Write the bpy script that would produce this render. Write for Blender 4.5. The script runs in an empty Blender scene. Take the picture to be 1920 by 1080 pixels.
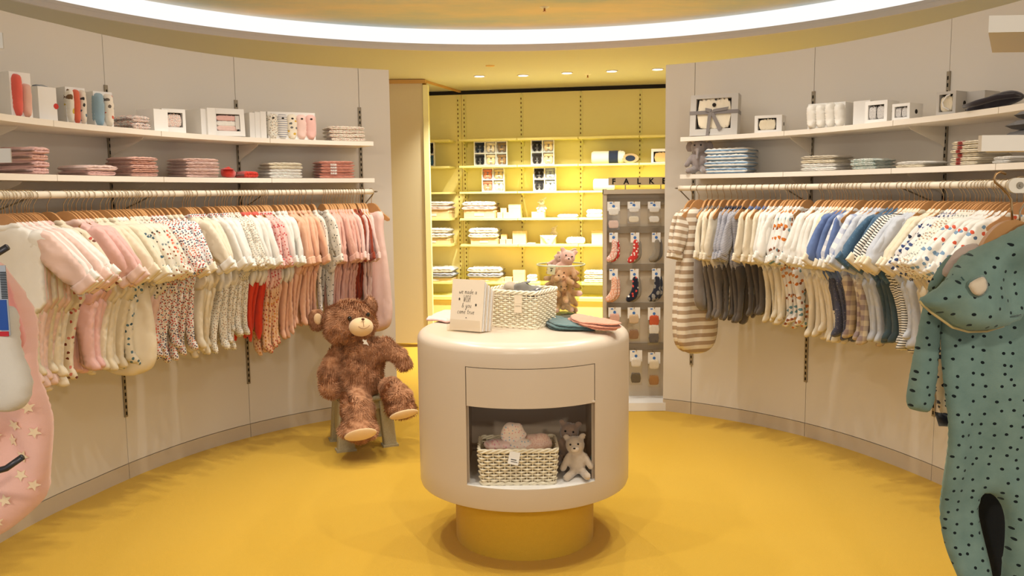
import bpy, math, random
import numpy as np
from mathutils import Vector, Matrix, noise, geometry
random.seed(11)
rng = random.Random(5)
R = math.radians
SC = bpy.context.scene
COL = SC.collection

# ------------------------------------------------------------------ camera, world, lights, exposure
FPX, PITCH, ROLL, EYE = 1620.3, 0.11183, -0.01103, 1.5
_cp, _sp, _cr, _sr = math.cos(PITCH), math.sin(PITCH), math.cos(ROLL), math.sin(ROLL)
FW = Vector((0, _cp, -_sp)); _up0 = Vector((0, _sp, _cp)); _rt0 = Vector((1, 0, 0))
RT = _cr * _rt0 + _sr * _up0; UP = -_sr * _rt0 + _cr * _up0
cam = bpy.data.objects.new('camera', bpy.data.cameras.new('camera'))
COL.objects.link(cam)
cam.matrix_world = Matrix(((RT.x, UP.x, -FW.x, 0), (RT.y, UP.y, -FW.y, 0), (RT.z, UP.z, -FW.z, EYE), (0, 0, 0, 1)))
cam.data.sensor_width = 36; cam.data.lens = FPX / 1920 * 36; cam.data.clip_start = 0.05; cam.data.clip_end = 60
SC.camera = cam
SC.view_settings.view_transform = 'Standard'; SC.view_settings.look = 'None'
SC.view_settings.gamma = 1.0; SC.view_settings.use_curve_mapping = False
SC.view_settings.exposure = 0.12
SC.cycles.transparent_max_bounces = 32
W = bpy.data.worlds.new('world'); SC.world = W; W.use_nodes = True
W.node_tree.nodes['Background'].inputs[0].default_value = (0.94, 0.97, 1.0, 1)
W.node_tree.nodes['Background'].inputs[1].default_value = 0.7

CX, CY = 0.02, 3.861            # centre of the round room
def lamp(name, kind, loc, power, color, size=0.05, rot=(0, 0, 0), spot=None, blend=0.4):
    l = bpy.data.lights.new(name, kind); l.energy = power; l.color = color
    if kind == 'AREA': l.shape = 'DISK'; l.size = size
    else: l.shadow_soft_size = size
    if spot: l.spot_size = R(spot); l.spot_blend = blend
    o = bpy.data.objects.new(name, l); COL.objects.link(o); o.location = loc; o.rotation_euler = rot
    return o
WARM = (1.0, 0.96, 0.86)
for k in range(10):              # ring of ceiling downlights, they throw the shadows of the clothes on the carpet
    a = R(18 + 36 * k)
    lamp('ceiling_spot', 'SPOT', (CX + 1.2 * math.cos(a), CY + 1.2 * math.sin(a), 2.69), 38, WARM, 0.025, (0, 0, 0), 96, 0.6)
lamp('dome_fill', 'AREA', (CX, CY, 2.69), 22, (0.97, 0.98, 1.0), 3.0)  # added soft fill disk below the dome, no fitting of the room
for fx, fa in ((-1.1, -18), (1.1, 18)):   # spots of the shop floor behind the camera
    lamp('front_spot', 'SPOT', (fx, -1.2, 2.5), 100, (1.0, 0.90, 0.76), 0.08, (R(66), 0, R(fa)), 75, 0.7)

# ------------------------------------------------------------------ helpers: pixels of the photograph to places in the room
def ray(x, y): return FW * FPX + RT * (x - 960) + UP * (540 - y)
def at(x, y, Y):
    d = ray(x, y); t = Y / d.y; return Vector((d.x * t, Y, EYE + d.z * t))
def on_z(x, y, z):
    d = ray(x, y); t = (z - EYE) / d.z; return Vector((d.x * t, d.y * t, z))
def proj(p):
    v = Vector(p) - Vector((0, 0, EYE)); d = v.dot(FW); return 960 + FPX * v.dot(RT) / d, 540 - FPX * v.dot(UP) / d
def rw(a):
    """plan of the round wall: radius at angle a, opening a little towards the entrance"""
    return float(np.interp(abs(a - 90), [0, 68, 75, 81, 89, 96, 105, 120, 140], [2.147, 2.147, 2.155, 2.17, 2.225, 2.275, 2.36, 2.55, 2.9]))
def pol(d, a, z=0.0):
    """point at distance d in front of the round wall, angle a"""
    r = rw(a) - d; return Vector((CX + r * math.cos(R(a)), CY + r * math.sin(R(a)), z))
def ang(x, d, z):
    lo, hi = (62.3, -32.0) if x > 960 else (112.4, 214.0)
    best = min((abs(proj(pol(d, lo + (hi - lo) * i / 900, z))[0] - x), lo + (hi - lo) * i / 900) for i in range(901) if pol(d, lo + (hi - lo) * i / 900).y > 1.4)
    return best[1]
def z_at(p, y):
    """height above p at which row y of the photograph lies"""
    lo, hi = -0.5, 4.0
    for _ in range(40):
        m = (lo + hi) / 2
        if proj((p[0], p[1], m))[1] > y: lo = m
        else: hi = m
    return lo

# ------------------------------------------------------------------ materials
def srgb(r, g, b):
    f = lambda c: ((c / 255) / 12.92 if c / 255 <= 0.04045 else (((c / 255) + 0.055) / 1.055) ** 2.4)
    return (f(r), f(g), f(b), 1)
_M = {}
class N:
    def __init__(s, name):
        s.m = bpy.data.materials.new(name); s.m.use_nodes = True; s.t = s.m.node_tree
        s.b = s.t.nodes['Principled BSDF']; s.x = None
    def new(s, typ, **kw):
        n = s.t.nodes.new(typ)
        for k, v in kw.items(): setattr(n, k, v)
        return n
    def link(s, a, b): s.t.links.new(a, b)
    def coord(s):
        if not s.x: s.x = s.new('ShaderNodeTexCoord')
        return s.x.outputs['Object']
    def math(s, op, a, b=None, c=None):
        n = s.new('ShaderNodeMath', operation=op)
        for i, v in enumerate((a, b, c)):
            if v is None: continue
            if isinstance(v, (int, float)): n.inputs[i].default_value = v
            else: s.link(v, n.inputs[i])
        return n.outputs[0]
    def mix(s, f, a, b):
        n = s.new('ShaderNodeMix', data_type='RGBA')
        for i, v in ((0, f), (6, a), (7, b)):
            if isinstance(v, (int, float)): n.inputs[i].default_value = v
            elif isinstance(v, tuple): n.inputs[i].default_value = v
            else: s.link(v, n.inputs[i])
        return n.outputs[2]
    def noise(s, scale, detail=3, vec=None, rough=0.5):
        n = s.new('ShaderNodeTexNoise'); n.inputs['Scale'].default_value = scale; n.inputs['Detail'].default_value = detail
        n.inputs['Roughness'].default_value = rough
        s.link(vec or s.coord(), n.inputs['Vector']); return n
    def bump(s, h, strength=0.2, dist=0.002):
        n = s.new('ShaderNodeBump'); n.inputs['Strength'].default_value = strength; n.inputs['Distance'].default_value = dist
        s.link(h, n.inputs['Height']); s.link(n.outputs[0], s.b.inputs['Normal'])
def paint(name, col, rough=0.6, spec=0.3, grain=0.0, gs=60, metal=0.0, bump=0.0, coat=0.0):
    if name in _M: return _M[name]
    n = N(name); n.b.inputs['Roughness'].default_value = rough; n.b.inputs['Specular IOR Level'].default_value = spec
    n.b.inputs['Metallic'].default_value = metal; n.b.inputs['Coat Weight'].default_value = coat
    c = srgb(*col); t = n.noise(gs, 4)
    dark = tuple(max(0, v * (1 - max(grain, 0.03))) for v in c[:3]) + (1,)
    n.link(n.mix(t.outputs[0], dark, c), n.b.inputs['Base Color'])
    if bump: n.bump(t.outputs[0], bump)
    _M[name] = n.m; return n.m
def cloth(name, col, pat=None, fuzz=0.35, weave=900):
    """fabric; pat = ('dots', scale, size, [colours]) | ('stripes', count per metre, width, colour) | ('check', per metre, colour)"""
    if name in _M: return _M[name]
    n = N(name); n.b.inputs['Roughness'].default_value = 0.9; n.b.inputs['Specular IOR Level'].default_value = 0.1
    n.b.inputs['Sheen Weight'].default_value = fuzz
    c = srgb(*col); big = n.noise(14, 3)
    base = n.mix(big.outputs[0], tuple(v * 0.9 for v in c[:3]) + (1,), c)
    for p in ([pat] if pat and not isinstance(pat, list) else (pat or [])):
        if p[0] == 'dots':
            sp_ = n.new('ShaderNodeSeparateXYZ'); n.link(n.coord(), sp_.inputs[0]); mp = n.new('ShaderNodeCombineXYZ')
            n.link(n.math('ADD', sp_.outputs[0], n.math('MULTIPLY', sp_.outputs[1], 0.3)), mp.inputs[0]); n.link(sp_.outputs[2], mp.inputs[1])
            v = n.new('ShaderNodeTexVoronoi'); v.voronoi_dimensions = '2D'; v.inputs['Scale'].default_value = p[1]; v.inputs['Randomness'].default_value = 0.8 if len(p) < 5 else p[4]
            n.link(mp.outputs[0], v.inputs['Vector'])
            wob = n.noise(p[1] * 3, 1)
            d = n.math('ADD', v.outputs['Distance'], n.math('MULTIPLY', n.math('SUBTRACT', wob.outputs[0], 0.5), 0.25))
            f = n.math('LESS_THAN', d, p[2])
            if len(p[3]) == 1: pc = srgb(*p[3][0])
            else:
                sep = n.new('ShaderNodeSeparateColor'); n.link(v.outputs['Color'], sep.inputs[0])
                rp = n.new('ShaderNodeValToRGB'); rp.color_ramp.interpolation = 'CONSTANT'
                els = rp.color_ramp.elements
                while len(els) < len(p[3]): els.new(0.5)
                for i, cc in enumerate(p[3]): els[i].position = i / len(p[3]); els[i].color = srgb(*cc)
                n.link(sep.outputs[0], rp.inputs[0]); pc = rp.outputs[0]
            base = n.mix(f, base, pc)
        else:
            sx = n.new('ShaderNodeSeparateXYZ'); n.link(n.coord(), sx.inputs[0])
            st = lambda o, k, w: n.math('LESS_THAN', n.math('FRACT', n.math('MULTIPLY', o, k)), w)
            if p[0] == 'band': base = n.mix(n.math('MULTIPLY', n.math('GREATER_THAN', sx.outputs['X'], p[1]), n.math('LESS_THAN', sx.outputs['X'], p[2])), base, srgb(*p[3]))
            elif p[0] == 'stripes': base = n.mix(st(sx.outputs['Z'], p[1], p[2]), base, srgb(*p[3]))
            else:
                a = st(sx.outputs['Z'], p[1], 0.5); b = st(sx.outputs['X'], p[1], 0.5)
                base = n.mix(n.math('MULTIPLY', n.math('ADD', a, b), 0.5), base, srgb(*p[2]))
    n.link(base, n.b.inputs['Base Color'])
    fine = n.noise(weave, 1); n.bump(n.math('ADD', fine.outputs[0], n.math('MULTIPLY', big.outputs[0], 2.0)), 0.35, 0.0015)
    _M[name] = n.m; return n.m
def glassy(name, col, alpha=0.75, rough=0.05):
    n = N(name); n.b.inputs['Base Color'].default_value = srgb(*col); n.b.inputs['Roughness'].default_value = rough
    tr = n.new('ShaderNodeBsdfTransparent'); tr.inputs[0].default_value = srgb(*col)
    mx = n.new('ShaderNodeMixShader'); fr = n.new('ShaderNodeLayerWeight'); fr.inputs[0].default_value = 0.25
    f = n.math('ADD', n.math('MULTIPLY', n.math('POWER', fr.outputs['Facing'], 3.0), 0.35), 1 - alpha + 0.03); gl = n.new('ShaderNodeBsdfGlossy'); gl.inputs['Roughness'].default_value = rough
    n.link(f, mx.inputs[0]); n.link(tr.outputs[0], mx.inputs[1]); n.link(gl.outputs[0], mx.inputs[2])
    n.link(mx.outputs[0], n.t.nodes['Material Output'].inputs[0]); return n.m
def emit(name, col, s):
    n = N(name); n.b.inputs['Base Color'].default_value = (0, 0, 0, 1)
    n.b.inputs['Emission Color'].default_value = col; n.b.inputs['Emission Strength'].default_value = s; return n.m

M_WALL = paint('wall_laminate', (220, 212, 200), 0.45, 0.3, 0.03, 400)
M_BASE = paint('skirting_laminate', (200, 184, 160), 0.5)
M_SHELF = paint('shelf_laminate', (238, 228, 214), 0.4, 0.35)
M_STD = paint('steel_standard', (150, 138, 118), 0.4, 0.5, metal=0.3)
M_SLOT = paint('slot_black', (24, 20, 14), 0.9)
M_RAIL = paint('rail_cream', (232, 220, 200), 0.35, 0.5)
M_CHROME = paint('brushed_steel', (190, 170, 140), 0.25, 0.5, metal=1.0)
M_WOOD = paint('hanger_wood', (206, 152, 98), 0.38, 0.4, 0.25, 30)
M_CEIL = paint('ceiling_paint', (208, 206, 196), 0.8)
M_MURAL = None
M_YWALL = paint('yellow_panel', (252, 236, 156), 0.55, 0.3, 0.02, 10)
M_YSHELF = paint('yellow_shelf', (244, 234, 150), 0.4)
M_COUNTER = paint('counter_solid_surface', (212, 194, 172), 0.28, 0.45, 0.10, 700)
M_WHITE = paint('white_card', (236, 232, 226), 0.5)
M_GREYCARD = paint('grey_card', (196, 190, 182), 0.5)
M_DARK = paint('dark_inside', (40, 34, 30), 0.9)
M_BLACK = paint('black_ink', (18, 16, 16), 0.7)
M_WICKER = paint('painted_willow', (238, 226, 198), 0.5, 0.3, 0.12, 90)

# ------------------------------------------------------------------ mesh helpers
class MB:
    def __init__(s): s.v = []; s.f = []
    def add(s, vs, fs):
        o = len(s.v); s.v += [tuple(p) for p in vs]; s.f += [tuple(i + o for i in f) for f in fs]; return s
    def box(s, c, d, rot=None):
        vs = [Vector((x * d[0] / 2, y * d[1] / 2, z * d[2] / 2)) for x in (-1, 1) for y in (-1, 1) for z in (-1, 1)]
        if rot: vs = [rot @ p for p in vs]
        return s.add([p + Vector(c) for p in vs], [(0, 1, 3, 2), (4, 6, 7, 5), (0, 4, 5, 1), (2, 3, 7, 6), (0, 2, 6, 4), (1, 5, 7, 3)])
    def tube(s, pts, r, n=6, closed=False, cap=True):
        pts = [Vector(p) for p in pts]; m = len(pts); vs = []; prev = None
        for i, p in enumerate(pts):
            a = pts[(i - 1) % m] if (closed or i > 0) else p; b = pts[(i + 1) % m] if (closed or i < m - 1) else p
            t = (b - a).normalized()
            if prev is None:
                ref = Vector((0, 0, 1)) if abs(t.z) < 0.9 else Vector((1, 0, 0)); u = t.cross(ref).normalized()
            else:
                u = prev - t * prev.dot(t); u = u.normalized() if u.length > 1e-6 else t.orthogonal().normalized()
            prev = u; w = t.cross(u); rr = r[i] if isinstance(r, (list, tuple)) else r
            vs += [p + (u * math.cos(2 * math.pi * k / n) + w * math.sin(2 * math.pi * k / n)) * rr for k in range(n)]
        fs = [(i * n + k, i * n + (k + 1) % n, ((i + 1) % m) * n + (k + 1) % n, ((i + 1) % m) * n + k) for i in range(m if closed else m - 1) for k in range(n)]
        if cap and not closed: fs += [tuple(range(n))[::-1], tuple((m - 1) * n + k for k in range(n))]
        return s.add(vs, fs)
    def lathe(s, prof, n=64, c=(0, 0, 0), a0=0, a1=360):
        full = abs(a1 - a0) >= 360; m = n if full else n + 1; vs = []
        for i in range(m):
            a = R(a0 + (a1 - a0) * i / n); vs += [(c[0] + r * math.cos(a), c[1] + r * math.sin(a), c[2] + z) for r, z in prof]
        k = len(prof)
        return s.add(vs, [(i * k + j, ((i + 1) % m) * k + j, ((i + 1) % m) * k + j + 1, i * k + j + 1) for i in range(n) for j in range(k - 1)])
    def arc(s, d0, d1, z0, z1, a0, a1, n=24):
        """solid block that follows the wall, from d0 to d1 in front of it"""
        vs = []
        for i in range(n + 1):
            a = a0 + (a1 - a0) * i / n
            vs += [tuple(pol(d, a, z)) for d, z in ((d0, z0), (d1, z0), (d1, z1), (d0, z1))]
        fs = [(i * 4 + j, (i + 1) * 4 + j, (i + 1) * 4 + (j + 1) % 4, i * 4 + (j + 1) % 4) for i in range(n) for j in range(4)]
        fs += [(3, 2, 1, 0), (n * 4, n * 4 + 1, n * 4 + 2, n * 4 + 3)]
        return s.add(vs, fs)
    def sphere(s, c, r, n=12, m=8, rot=None):
        if not isinstance(r, (tuple, list)): r = (r, r, r)
        vs = []
        for j in range(m + 1):
            t = math.pi * j / m
            for i in range(n):
                a = 2 * math.pi * i / n; p = Vector((r[0] * math.sin(t) * math.cos(a), r[1] * math.sin(t) * math.sin(a), r[2] * math.cos(t)))
                if rot: p = rot @ p
                vs.append(p + Vector(c))
        return s.add(vs, [(j * n + i, (j + 1) * n + i, (j + 1) * n + (i + 1) % n, j * n + (i + 1) % n) for j in range(m) for i in range(n)])
    def prism(s, outline, t, plane='xz', c=(0, 0, 0)):
        n = len(outline)
        f = {'xz': lambda a, b, d: (a, d, b), 'xy': lambda a, b, d: (a, b, d), 'yz': lambda a, b, d: (d, a, b)}[plane]
        vs = [Vector(f(a, b, -t / 2)) + Vector(c) for a, b in outline] + [Vector(f(a, b, t / 2)) + Vector(c) for a, b in outline]
        return s.add(vs, [tuple(range(n)), tuple(range(n, 2 * n))[::-1]] + [(i, i + n, (i + 1) % n + n, (i + 1) % n) for i in range(n)])
    def mesh(s, name, smooth=False, angle=None):
        me = bpy.data.meshes.new(name); me.from_pydata(s.v, [], s.f); me.validate()
        import bmesh
        b = bmesh.new(); b.from_mesh(me); bmesh.ops.remove_doubles(b, verts=b.verts, dist=1e-6)
        bmesh.ops.recalc_face_normals(b, faces=b.faces); b.to_mesh(me); b.free()
        if smooth: me.polygons.foreach_set('use_smooth', [True] * len(me.polygons))
        if angle: me.set_sharp_from_angle(angle=R(angle))
        return me
def link(name, me, mat=None, parent=None, loc=None, rot=None, scale=None):
    o = bpy.data.objects.new(name, me); COL.objects.link(o)
    if mat is not None:
        if len(me.materials) == 0: me.materials.append(mat)
        if me.materials[0] != mat: o.material_slots[0].link = 'OBJECT'; o.material_slots[0].material = mat
    if parent: o.parent = parent
    if loc is not None: o.location = loc
    if rot is not None: o.rotation_euler = rot
    if scale is not None: o.scale = scale
    return o
def put(name, mb, mat, parent=None, smooth=False, angle=None, **k): return link(name, mb.mesh(name, smooth or bool(angle), angle), mat, parent, **k)
def tag(o, label, cat, group=None, kind=None):
    o['label'] = label; o['category'] = cat
    if group: o['group'] = group
    if kind: o['kind'] = kind
    return o
def thing(name, label, cat, loc=(0, 0, 0), rotz=0.0, group=None, rot=None):
    o = bpy.data.objects.new(name, None); COL.objects.link(o); o.empty_display_size = 0.05
    o.location = loc; o.rotation_euler = rot or (0, 0, rotz); return tag(o, label, cat, group)
def struct(name, mb, mat, parent=None, **k):
    o = put(name, mb, mat, parent, **k)
    if not parent: o['kind'] = 'structure'
    return o
def bevel(o, w=0.003, seg=2):
    m = o.modifiers.new('bevel', 'BEVEL'); m.width = w; m.segments = seg; m.limit_method = 'ANGLE'; return o
def chaikin(p, n=2):
    for _ in range(n):
        q = []
        for i in range(len(p)):
            a, b = p[i], p[(i + 1) % len(p)]
            q += [(a[0] * .75 + b[0] * .25, a[1] * .75 + b[1] * .25), (a[0] * .25 + b[0] * .75, a[1] * .25 + b[1] * .75)]
        p = q
    return p
def inside(px, pz, poly):
    c = np.zeros(px.shape, bool); n = len(poly)
    for i in range(n):
        x0, z0 = poly[i]; x1, z1 = poly[(i + 1) % n]
        if z0 == z1: continue
        c ^= ((z0 > pz) != (z1 > pz)) & (px < (x1 - x0) * (pz - z0) / (z1 - z0) + x0)
    return c
def puff(outline, h=0.015, th=0.01, edge=0.03, fold=0.004, seed=0, smooth=2, vf=3.0, name='cloth', fn=None):
    """a cut-out shape in the x-z plane, filled like a soft garment: real thickness, folds and rounded edges"""
    P = chaikin(outline, smooth) if smooth else outline; P = [Vector(p) for p in P]; B = []
    for i in range(len(P)):
        a, b = P[i], P[(i + 1) % len(P)]; k = max(1, int(round((b - a).length / h)))
        B += [tuple(a + (b - a) * j / k) for j in range(k)]
    Q = [B[0]]
    for p in B[1:]:
        if math.hypot(p[0] - Q[-1][0], p[1] - Q[-1][1]) > h * 0.45: Q.append(p)
    B = Q
    bx = np.array(B); x0, z0 = bx.min(0); x1, z1 = bx.max(0)
    gx, gz = np.meshgrid(np.arange(x0, x1, h), np.arange(z0, z1, h * 0.87)); gx[1::2] += h / 2
    gx, gz = gx.ravel(), gz.ravel(); k = inside(gx, gz, B); gx, gz = gx[k], gz[k]
    A = bx; C = np.roll(bx, -1, 0)
    def dist(x, z):
        p = np.stack([x, z], 1)[:, None, :]; d = (C - A)[None]; t = ((p - A[None]) * d).sum(2) / np.maximum((d * d).sum(2), 1e-12)
        q = A[None] + np.clip(t, 0, 1)[..., None] * d; return np.sqrt(((p - q) ** 2).sum(2)).min(1)
    if len(gx):
        d = dist(gx, gz); k = d > h * 0.5; gx, gz, d = gx[k], gz[k], d[k]
    else: d = np.array([])
    nb = len(B); pts = [Vector(b) for b in B] + [Vector(p) for p in zip(gx.tolist(), gz.tolist())]
    vo, _, fo, ov, _, _ = geometry.delaunay_2d_cdt(pts, [], [list(range(nb))], 1, 1e-7)
    dd = dist(np.array([v.x for v in vo]), np.array([v.y for v in vo]))
    V = []; F = []; back = {}
    def yoff(x, z): return fold * 2.0 * noise.noise(Vector((x * 9 + seed * 7.3, z * vf, seed)))
    def crease(x, z, s): return fold * noise.noise(Vector((x * 38 + seed * 3.1, z * vf * 3, seed + s * 5)))
    for i, v in enumerate(vo):
        e = min(dd[i] / edge, 1.0); t = th * math.sqrt(max(0, 1 - (1 - e) ** 2)); y = yoff(v.x, v.y) + (fn(v.x, v.y) if fn else 0)
        V.append((v.x, y - t - e * crease(v.x, v.y, 0), v.y))
    for i, v in enumerate(vo):
        if dd[i] < 1e-5: back[i] = i
        else:
            e = min(dd[i] / edge, 1.0); t = th * math.sqrt(max(0, 1 - (1 - e) ** 2)); y = yoff(v.x, v.y) + (fn(v.x, v.y) if fn else 0)
            back[i] = len(V); V.append((v.x, y + t - e * crease(v.x, v.y, 1), v.y))
    for f in fo: F.append(tuple(f)); F.append(tuple(back[i] for i in reversed(f)))
    me = bpy.data.meshes.new(name); me.from_pydata(V, [], F); me.validate()
    import bmesh
    b = bmesh.new(); b.from_mesh(me); bmesh.ops.recalc_face_normals(b, faces=b.faces); b.to_mesh(me); b.free()
    me.polygons.foreach_set('use_smooth', [True] * len(me.polygons)); return me
def blob(parts, voxel=0.01, sm=6, name='body', disp=0.0, dsc=20):
    """several rounded masses grown into one continuous skin; parts: (centre, radii[, rotation]) or (p0, r0, p1, r1)"""
    mb = MB()
    for p in parts:
        if len(p) == 4:
            a, ra, b, rb = Vector(p[0]), p[1], Vector(p[2]), p[3]; n = max(2, int((b - a).length / (min(ra, rb) * 0.35)))
            for i in range(n + 1): mb.sphere(a.lerp(b, i / n), ra + (rb - ra) * i / n, 12, 8)
        else: mb.sphere(p[0], p[1], 16, 10, p[2].to_matrix() if len(p) > 2 else None)
    me = bpy.data.meshes.new('tmp'); me.from_pydata(mb.v, [], mb.f)
    o = bpy.data.objects.new('tmp', me); COL.objects.link(o)
    m = o.modifiers.new('r', 'REMESH'); m.mode = 'VOXEL'; m.voxel_size = voxel
    s = o.modifiers.new('s', 'SMOOTH'); s.iterations = sm; s.factor = 0.6
    dg = bpy.context.evaluated_depsgraph_get(); dg.update()
    out = bpy.data.meshes.new_from_object(o.evaluated_get(dg)); out.name = name
    bpy.data.objects.remove(o); bpy.data.meshes.remove(me)
    if disp:
        co = [v.co.copy() for v in out.vertices]
        for v, c, nn in zip(out.vertices, co, [v.normal.copy() for v in out.vertices]):
            v.co = c + nn * disp * noise.noise(c * dsc)
    out.polygons.foreach_set('use_smooth', [True] * len(out.polygons)); return out
def star(r, k=5, inner=0.45): return [((r if i % 2 == 0 else r * inner) * math.sin(math.pi * i / k), (r if i % 2 == 0 else r * inner) * math.cos(math.pi * i / k)) for i in range(2 * k)]
ORD = ['first', 'second', 'third', 'fourth', 'fifth', 'sixth', 'seventh', 'eighth', 'ninth', 'tenth', 'eleventh', 'twelfth']

# ------------------------------------------------------------------ the setting
RW = 2.15; WT = 2.305; ZC = 2.555
n = N('carpet'); a = n.noise(260, 2); b = n.noise(1.3, 4); n.b.inputs['Roughness'].default_value = 0.95; n.b.inputs['Specular IOR Level'].default_value = 0.05
n.b.inputs['Sheen Weight'].default_value = 0.15
n.link(n.mix(b.outputs[0], n.mix(a.outputs[0], srgb(198, 150, 34), srgb(212, 170, 54)), srgb(206, 166, 60)), n.b.inputs['Base Color']); n.bump(a.outputs[0], 0.5, 0.004)
M_CARPET = n.m
struct('floor', MB().box((0, 5, -0.05), (12, 15, 0.1)), M_CARPET)
# ceiling slab with the round opening
mb = MB(); K = 128; sq = []
for i in range(K):
    a = 2 * math.pi * i / K; ca, sa = math.cos(a), math.sin(a); m = 6.5 / max(abs(ca), abs(sa)); sq.append((CX + m * ca, CY + m * sa))
vs = [(CX + 2.855 * math.cos(2 * math.pi * i / K), CY + 2.855 * math.sin(2 * math.pi * i / K), ZC) for i in range(K)] + [(x, y, ZC) for x, y in sq]
vs += [(x, y, z + 0.03) for x, y, z in vs]
mb.add(vs, [(i, (i + 1) % K, K + (i + 1) % K, K + i) for i in range(K)] + [(2 * K + i, 2 * K + (i + 1) % K, 3 * K + (i + 1) % K, 3 * K + i) for i in range(K)])
struct('ceiling', mb, M_CEIL)
lip = MB().lathe([(2.855, ZC - 0.002), (2.857, ZC + 0.05), (2.875, ZC + 0.05), (2.875, ZC - 0.002), (2.855, ZC - 0.002)], 160, (CX, CY, 0))
struct('trim_1', lip, paint('lip_white', (222, 214, 212), 0.6), smooth=True, angle=40)
cove = struct('trim_2', MB().lathe([(2.885, ZC + 0.03), (2.915, ZC + 0.17)], 160, (CX, CY, 0)), emit('cove_wall_painted_glow', (1.0, 0.98, 0.95, 1), 0.95), smooth=True)  # cove wall lit by hidden LEDs, its brightness put in as emission
n = N('painted_cloud_ceiling'); n.b.inputs['Roughness'].default_value = 0.9
mp = n.new('ShaderNodeMapping'); mp.inputs['Scale'].default_value = (0.55, 1.1, 1); n.link(n.coord(), mp.inputs[0])
a = n.noise(1.6, 6, mp.outputs[0], 0.6); rp = n.new('ShaderNodeValToRGB'); n.link(a.outputs[0], rp.inputs[0])
e = rp.color_ramp.elements; e[0].position = 0.36; e[0].color = srgb(196, 208, 210); e[1].position = 0.64; e[1].color = srgb(240, 222, 196)
m_ = e.new(0.5); m_.color = srgb(222, 216, 200); n.link(rp.outputs[0], n.b.inputs['Base Color']); M_MURAL = n.m
struct('ceiling_1', MB().lathe([(0.001, 2.722), (2.95, 2.722), (2.95, 2.74), (0.001, 2.74)], 96, (CX, CY, 0)), M_MURAL)

def wall(side, end, seams, last):
    w = bpy.data.objects.new('wall_' + side, None); COL.objects.link(w); w['kind'] = 'structure'
    lo, hi = min(end, last), max(end, last)
    put('wall_core', MB().arc(-0.012, -0.07, 0, WT - 0.004, lo, hi, 60), M_WALL, w, angle=30)
    cuts = sorted([end] + seams + [last])
    for i, (p, q) in enumerate(zip(cuts, cuts[1:])):
        put('panel', MB().arc(0, -0.0115, 0.085, WT, p + 0.05, q - 0.05, 14), M_WALL, w, angle=30)
        put('skirting', MB().arc(0.002, -0.0115, 0.0, 0.081, p + 0.05, q - 0.05, 14), M_BASE, w, angle=30)
    return w
STD_L = [163.8, 140.3, 118.0]; STD_R = [57.0, 35.6, 11.5]
wall('left', 112.4, STD_L + [186.5], 206)
wall('right', 62.3, STD_R + [-11], -30)
def standard(a, z0, z1, label):
    t = thing('slotted_wall_standard', label, 'wall standard', pol(0, a, z0), R(a + 90), 'slotted standards on the curved walls')
    put('rail_strip', MB().box((0, 0.004, (z1 - z0) / 2), (0.022, 0.007, z1 - z0)), M_STD, t)
    mb = MB(); z = 0.02
    while z < z1 - z0 - 0.02: mb.box((0, 0.0085, z), (0.007, 0.002, 0.018)); z += 0.034
    put('slots', mb, M_SLOT, t)['kind'] = 'stuff'
for a, _, l in zip(STD_L + STD_R, [0] * 6,
        ['grey slotted standard behind the floral folded cloth on the left wall', 'grey slotted standard behind the window gift box on the left wall',
         'grey slotted standard nearest the far end of the left wall', 'grey slotted standard nearest the far end of the right wall',
         'grey slotted standard behind the white ruffled pack on the right wall', 'grey slotted standard behind the windowed box near the teal suit']):
    standard(a, 0.337, 2.055, l)

# curved shelves in lengths, rails with brackets
DS = 0.325
def shelf(zt, a0, a1, label, brackets, end=None):
    am = (a0 + a1) / 2; g = 'curved shelves along the round walls'
    t = thing('curved_shelf', label, 'shelf', pol(0.15, am, zt - 0.026), 0, g); inv = Matrix.Translation(-Vector(t.location))
    def P(name, mb, mat, **k):
        o = put(name, mb, mat, t, **k); o.matrix_parent_inverse = inv; return o
    P('shelf_board', MB().arc(DS, 0.002, zt - 0.026, zt, a0 + 0.06, a1 - 0.06, 20), M_SHELF, angle=30)
    for b in brackets:
        if min(a0, a1) < b < max(a0, a1):
            c = pol(0.012, b); d = Vector((math.cos(R(b)), math.sin(R(b)), 0)); n_ = Vector((-d.y, d.x, 0))
            ol = [(0, 0), (-0.2, 0), (-0.19, -0.012), (-0.02, -0.085), (0, -0.10)]
            vs = []
            for s_ in (-0.002, 0.002): vs += [c + d * x + n_ * s_ + Vector((0, 0, zt - 0.027 + z)) for x, z in ol]
            k = len(ol); m2 = MB().add(vs, [tuple(range(k)), tuple(range(k, 2 * k))] + [(i, (i + 1) % k, (i + 1) % k + k, i + k) for i in range(k)])
            P('bracket', m2, M_RAIL)
    return t
UT, LT = 1.816, 1.589
JL = [ang(701, DS, 1.8), ang(507, DS, 1.8), ang(303, DS, 1.8), ang(101, DS, 1.8), 212]
JR = [ang(1275, DS, 1.8), ang(1470, DS, 1.8), ang(1674, DS, 1.8), ang(1872, DS, 1.8), -30]
WORDS = ['nearest the far end', 'second from the far end', 'third from the far end', 'running out of the frame']
for side, J, S in (('left', JL, STD_L + [186.5]), ('right', JR, STD_R + [-11])):
    for zt, nm in ((UT, 'upper'), (LT, 'lower')):
        for i in range(4):
            a0, a1 = J[i], J[i + 1]
            shelf(zt, min(a0, a1), max(a0, a1), f'cream {nm} shelf length on the {side} wall, {WORDS[i]}', S)
RR, ZR = 0.32, 1.505
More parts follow.
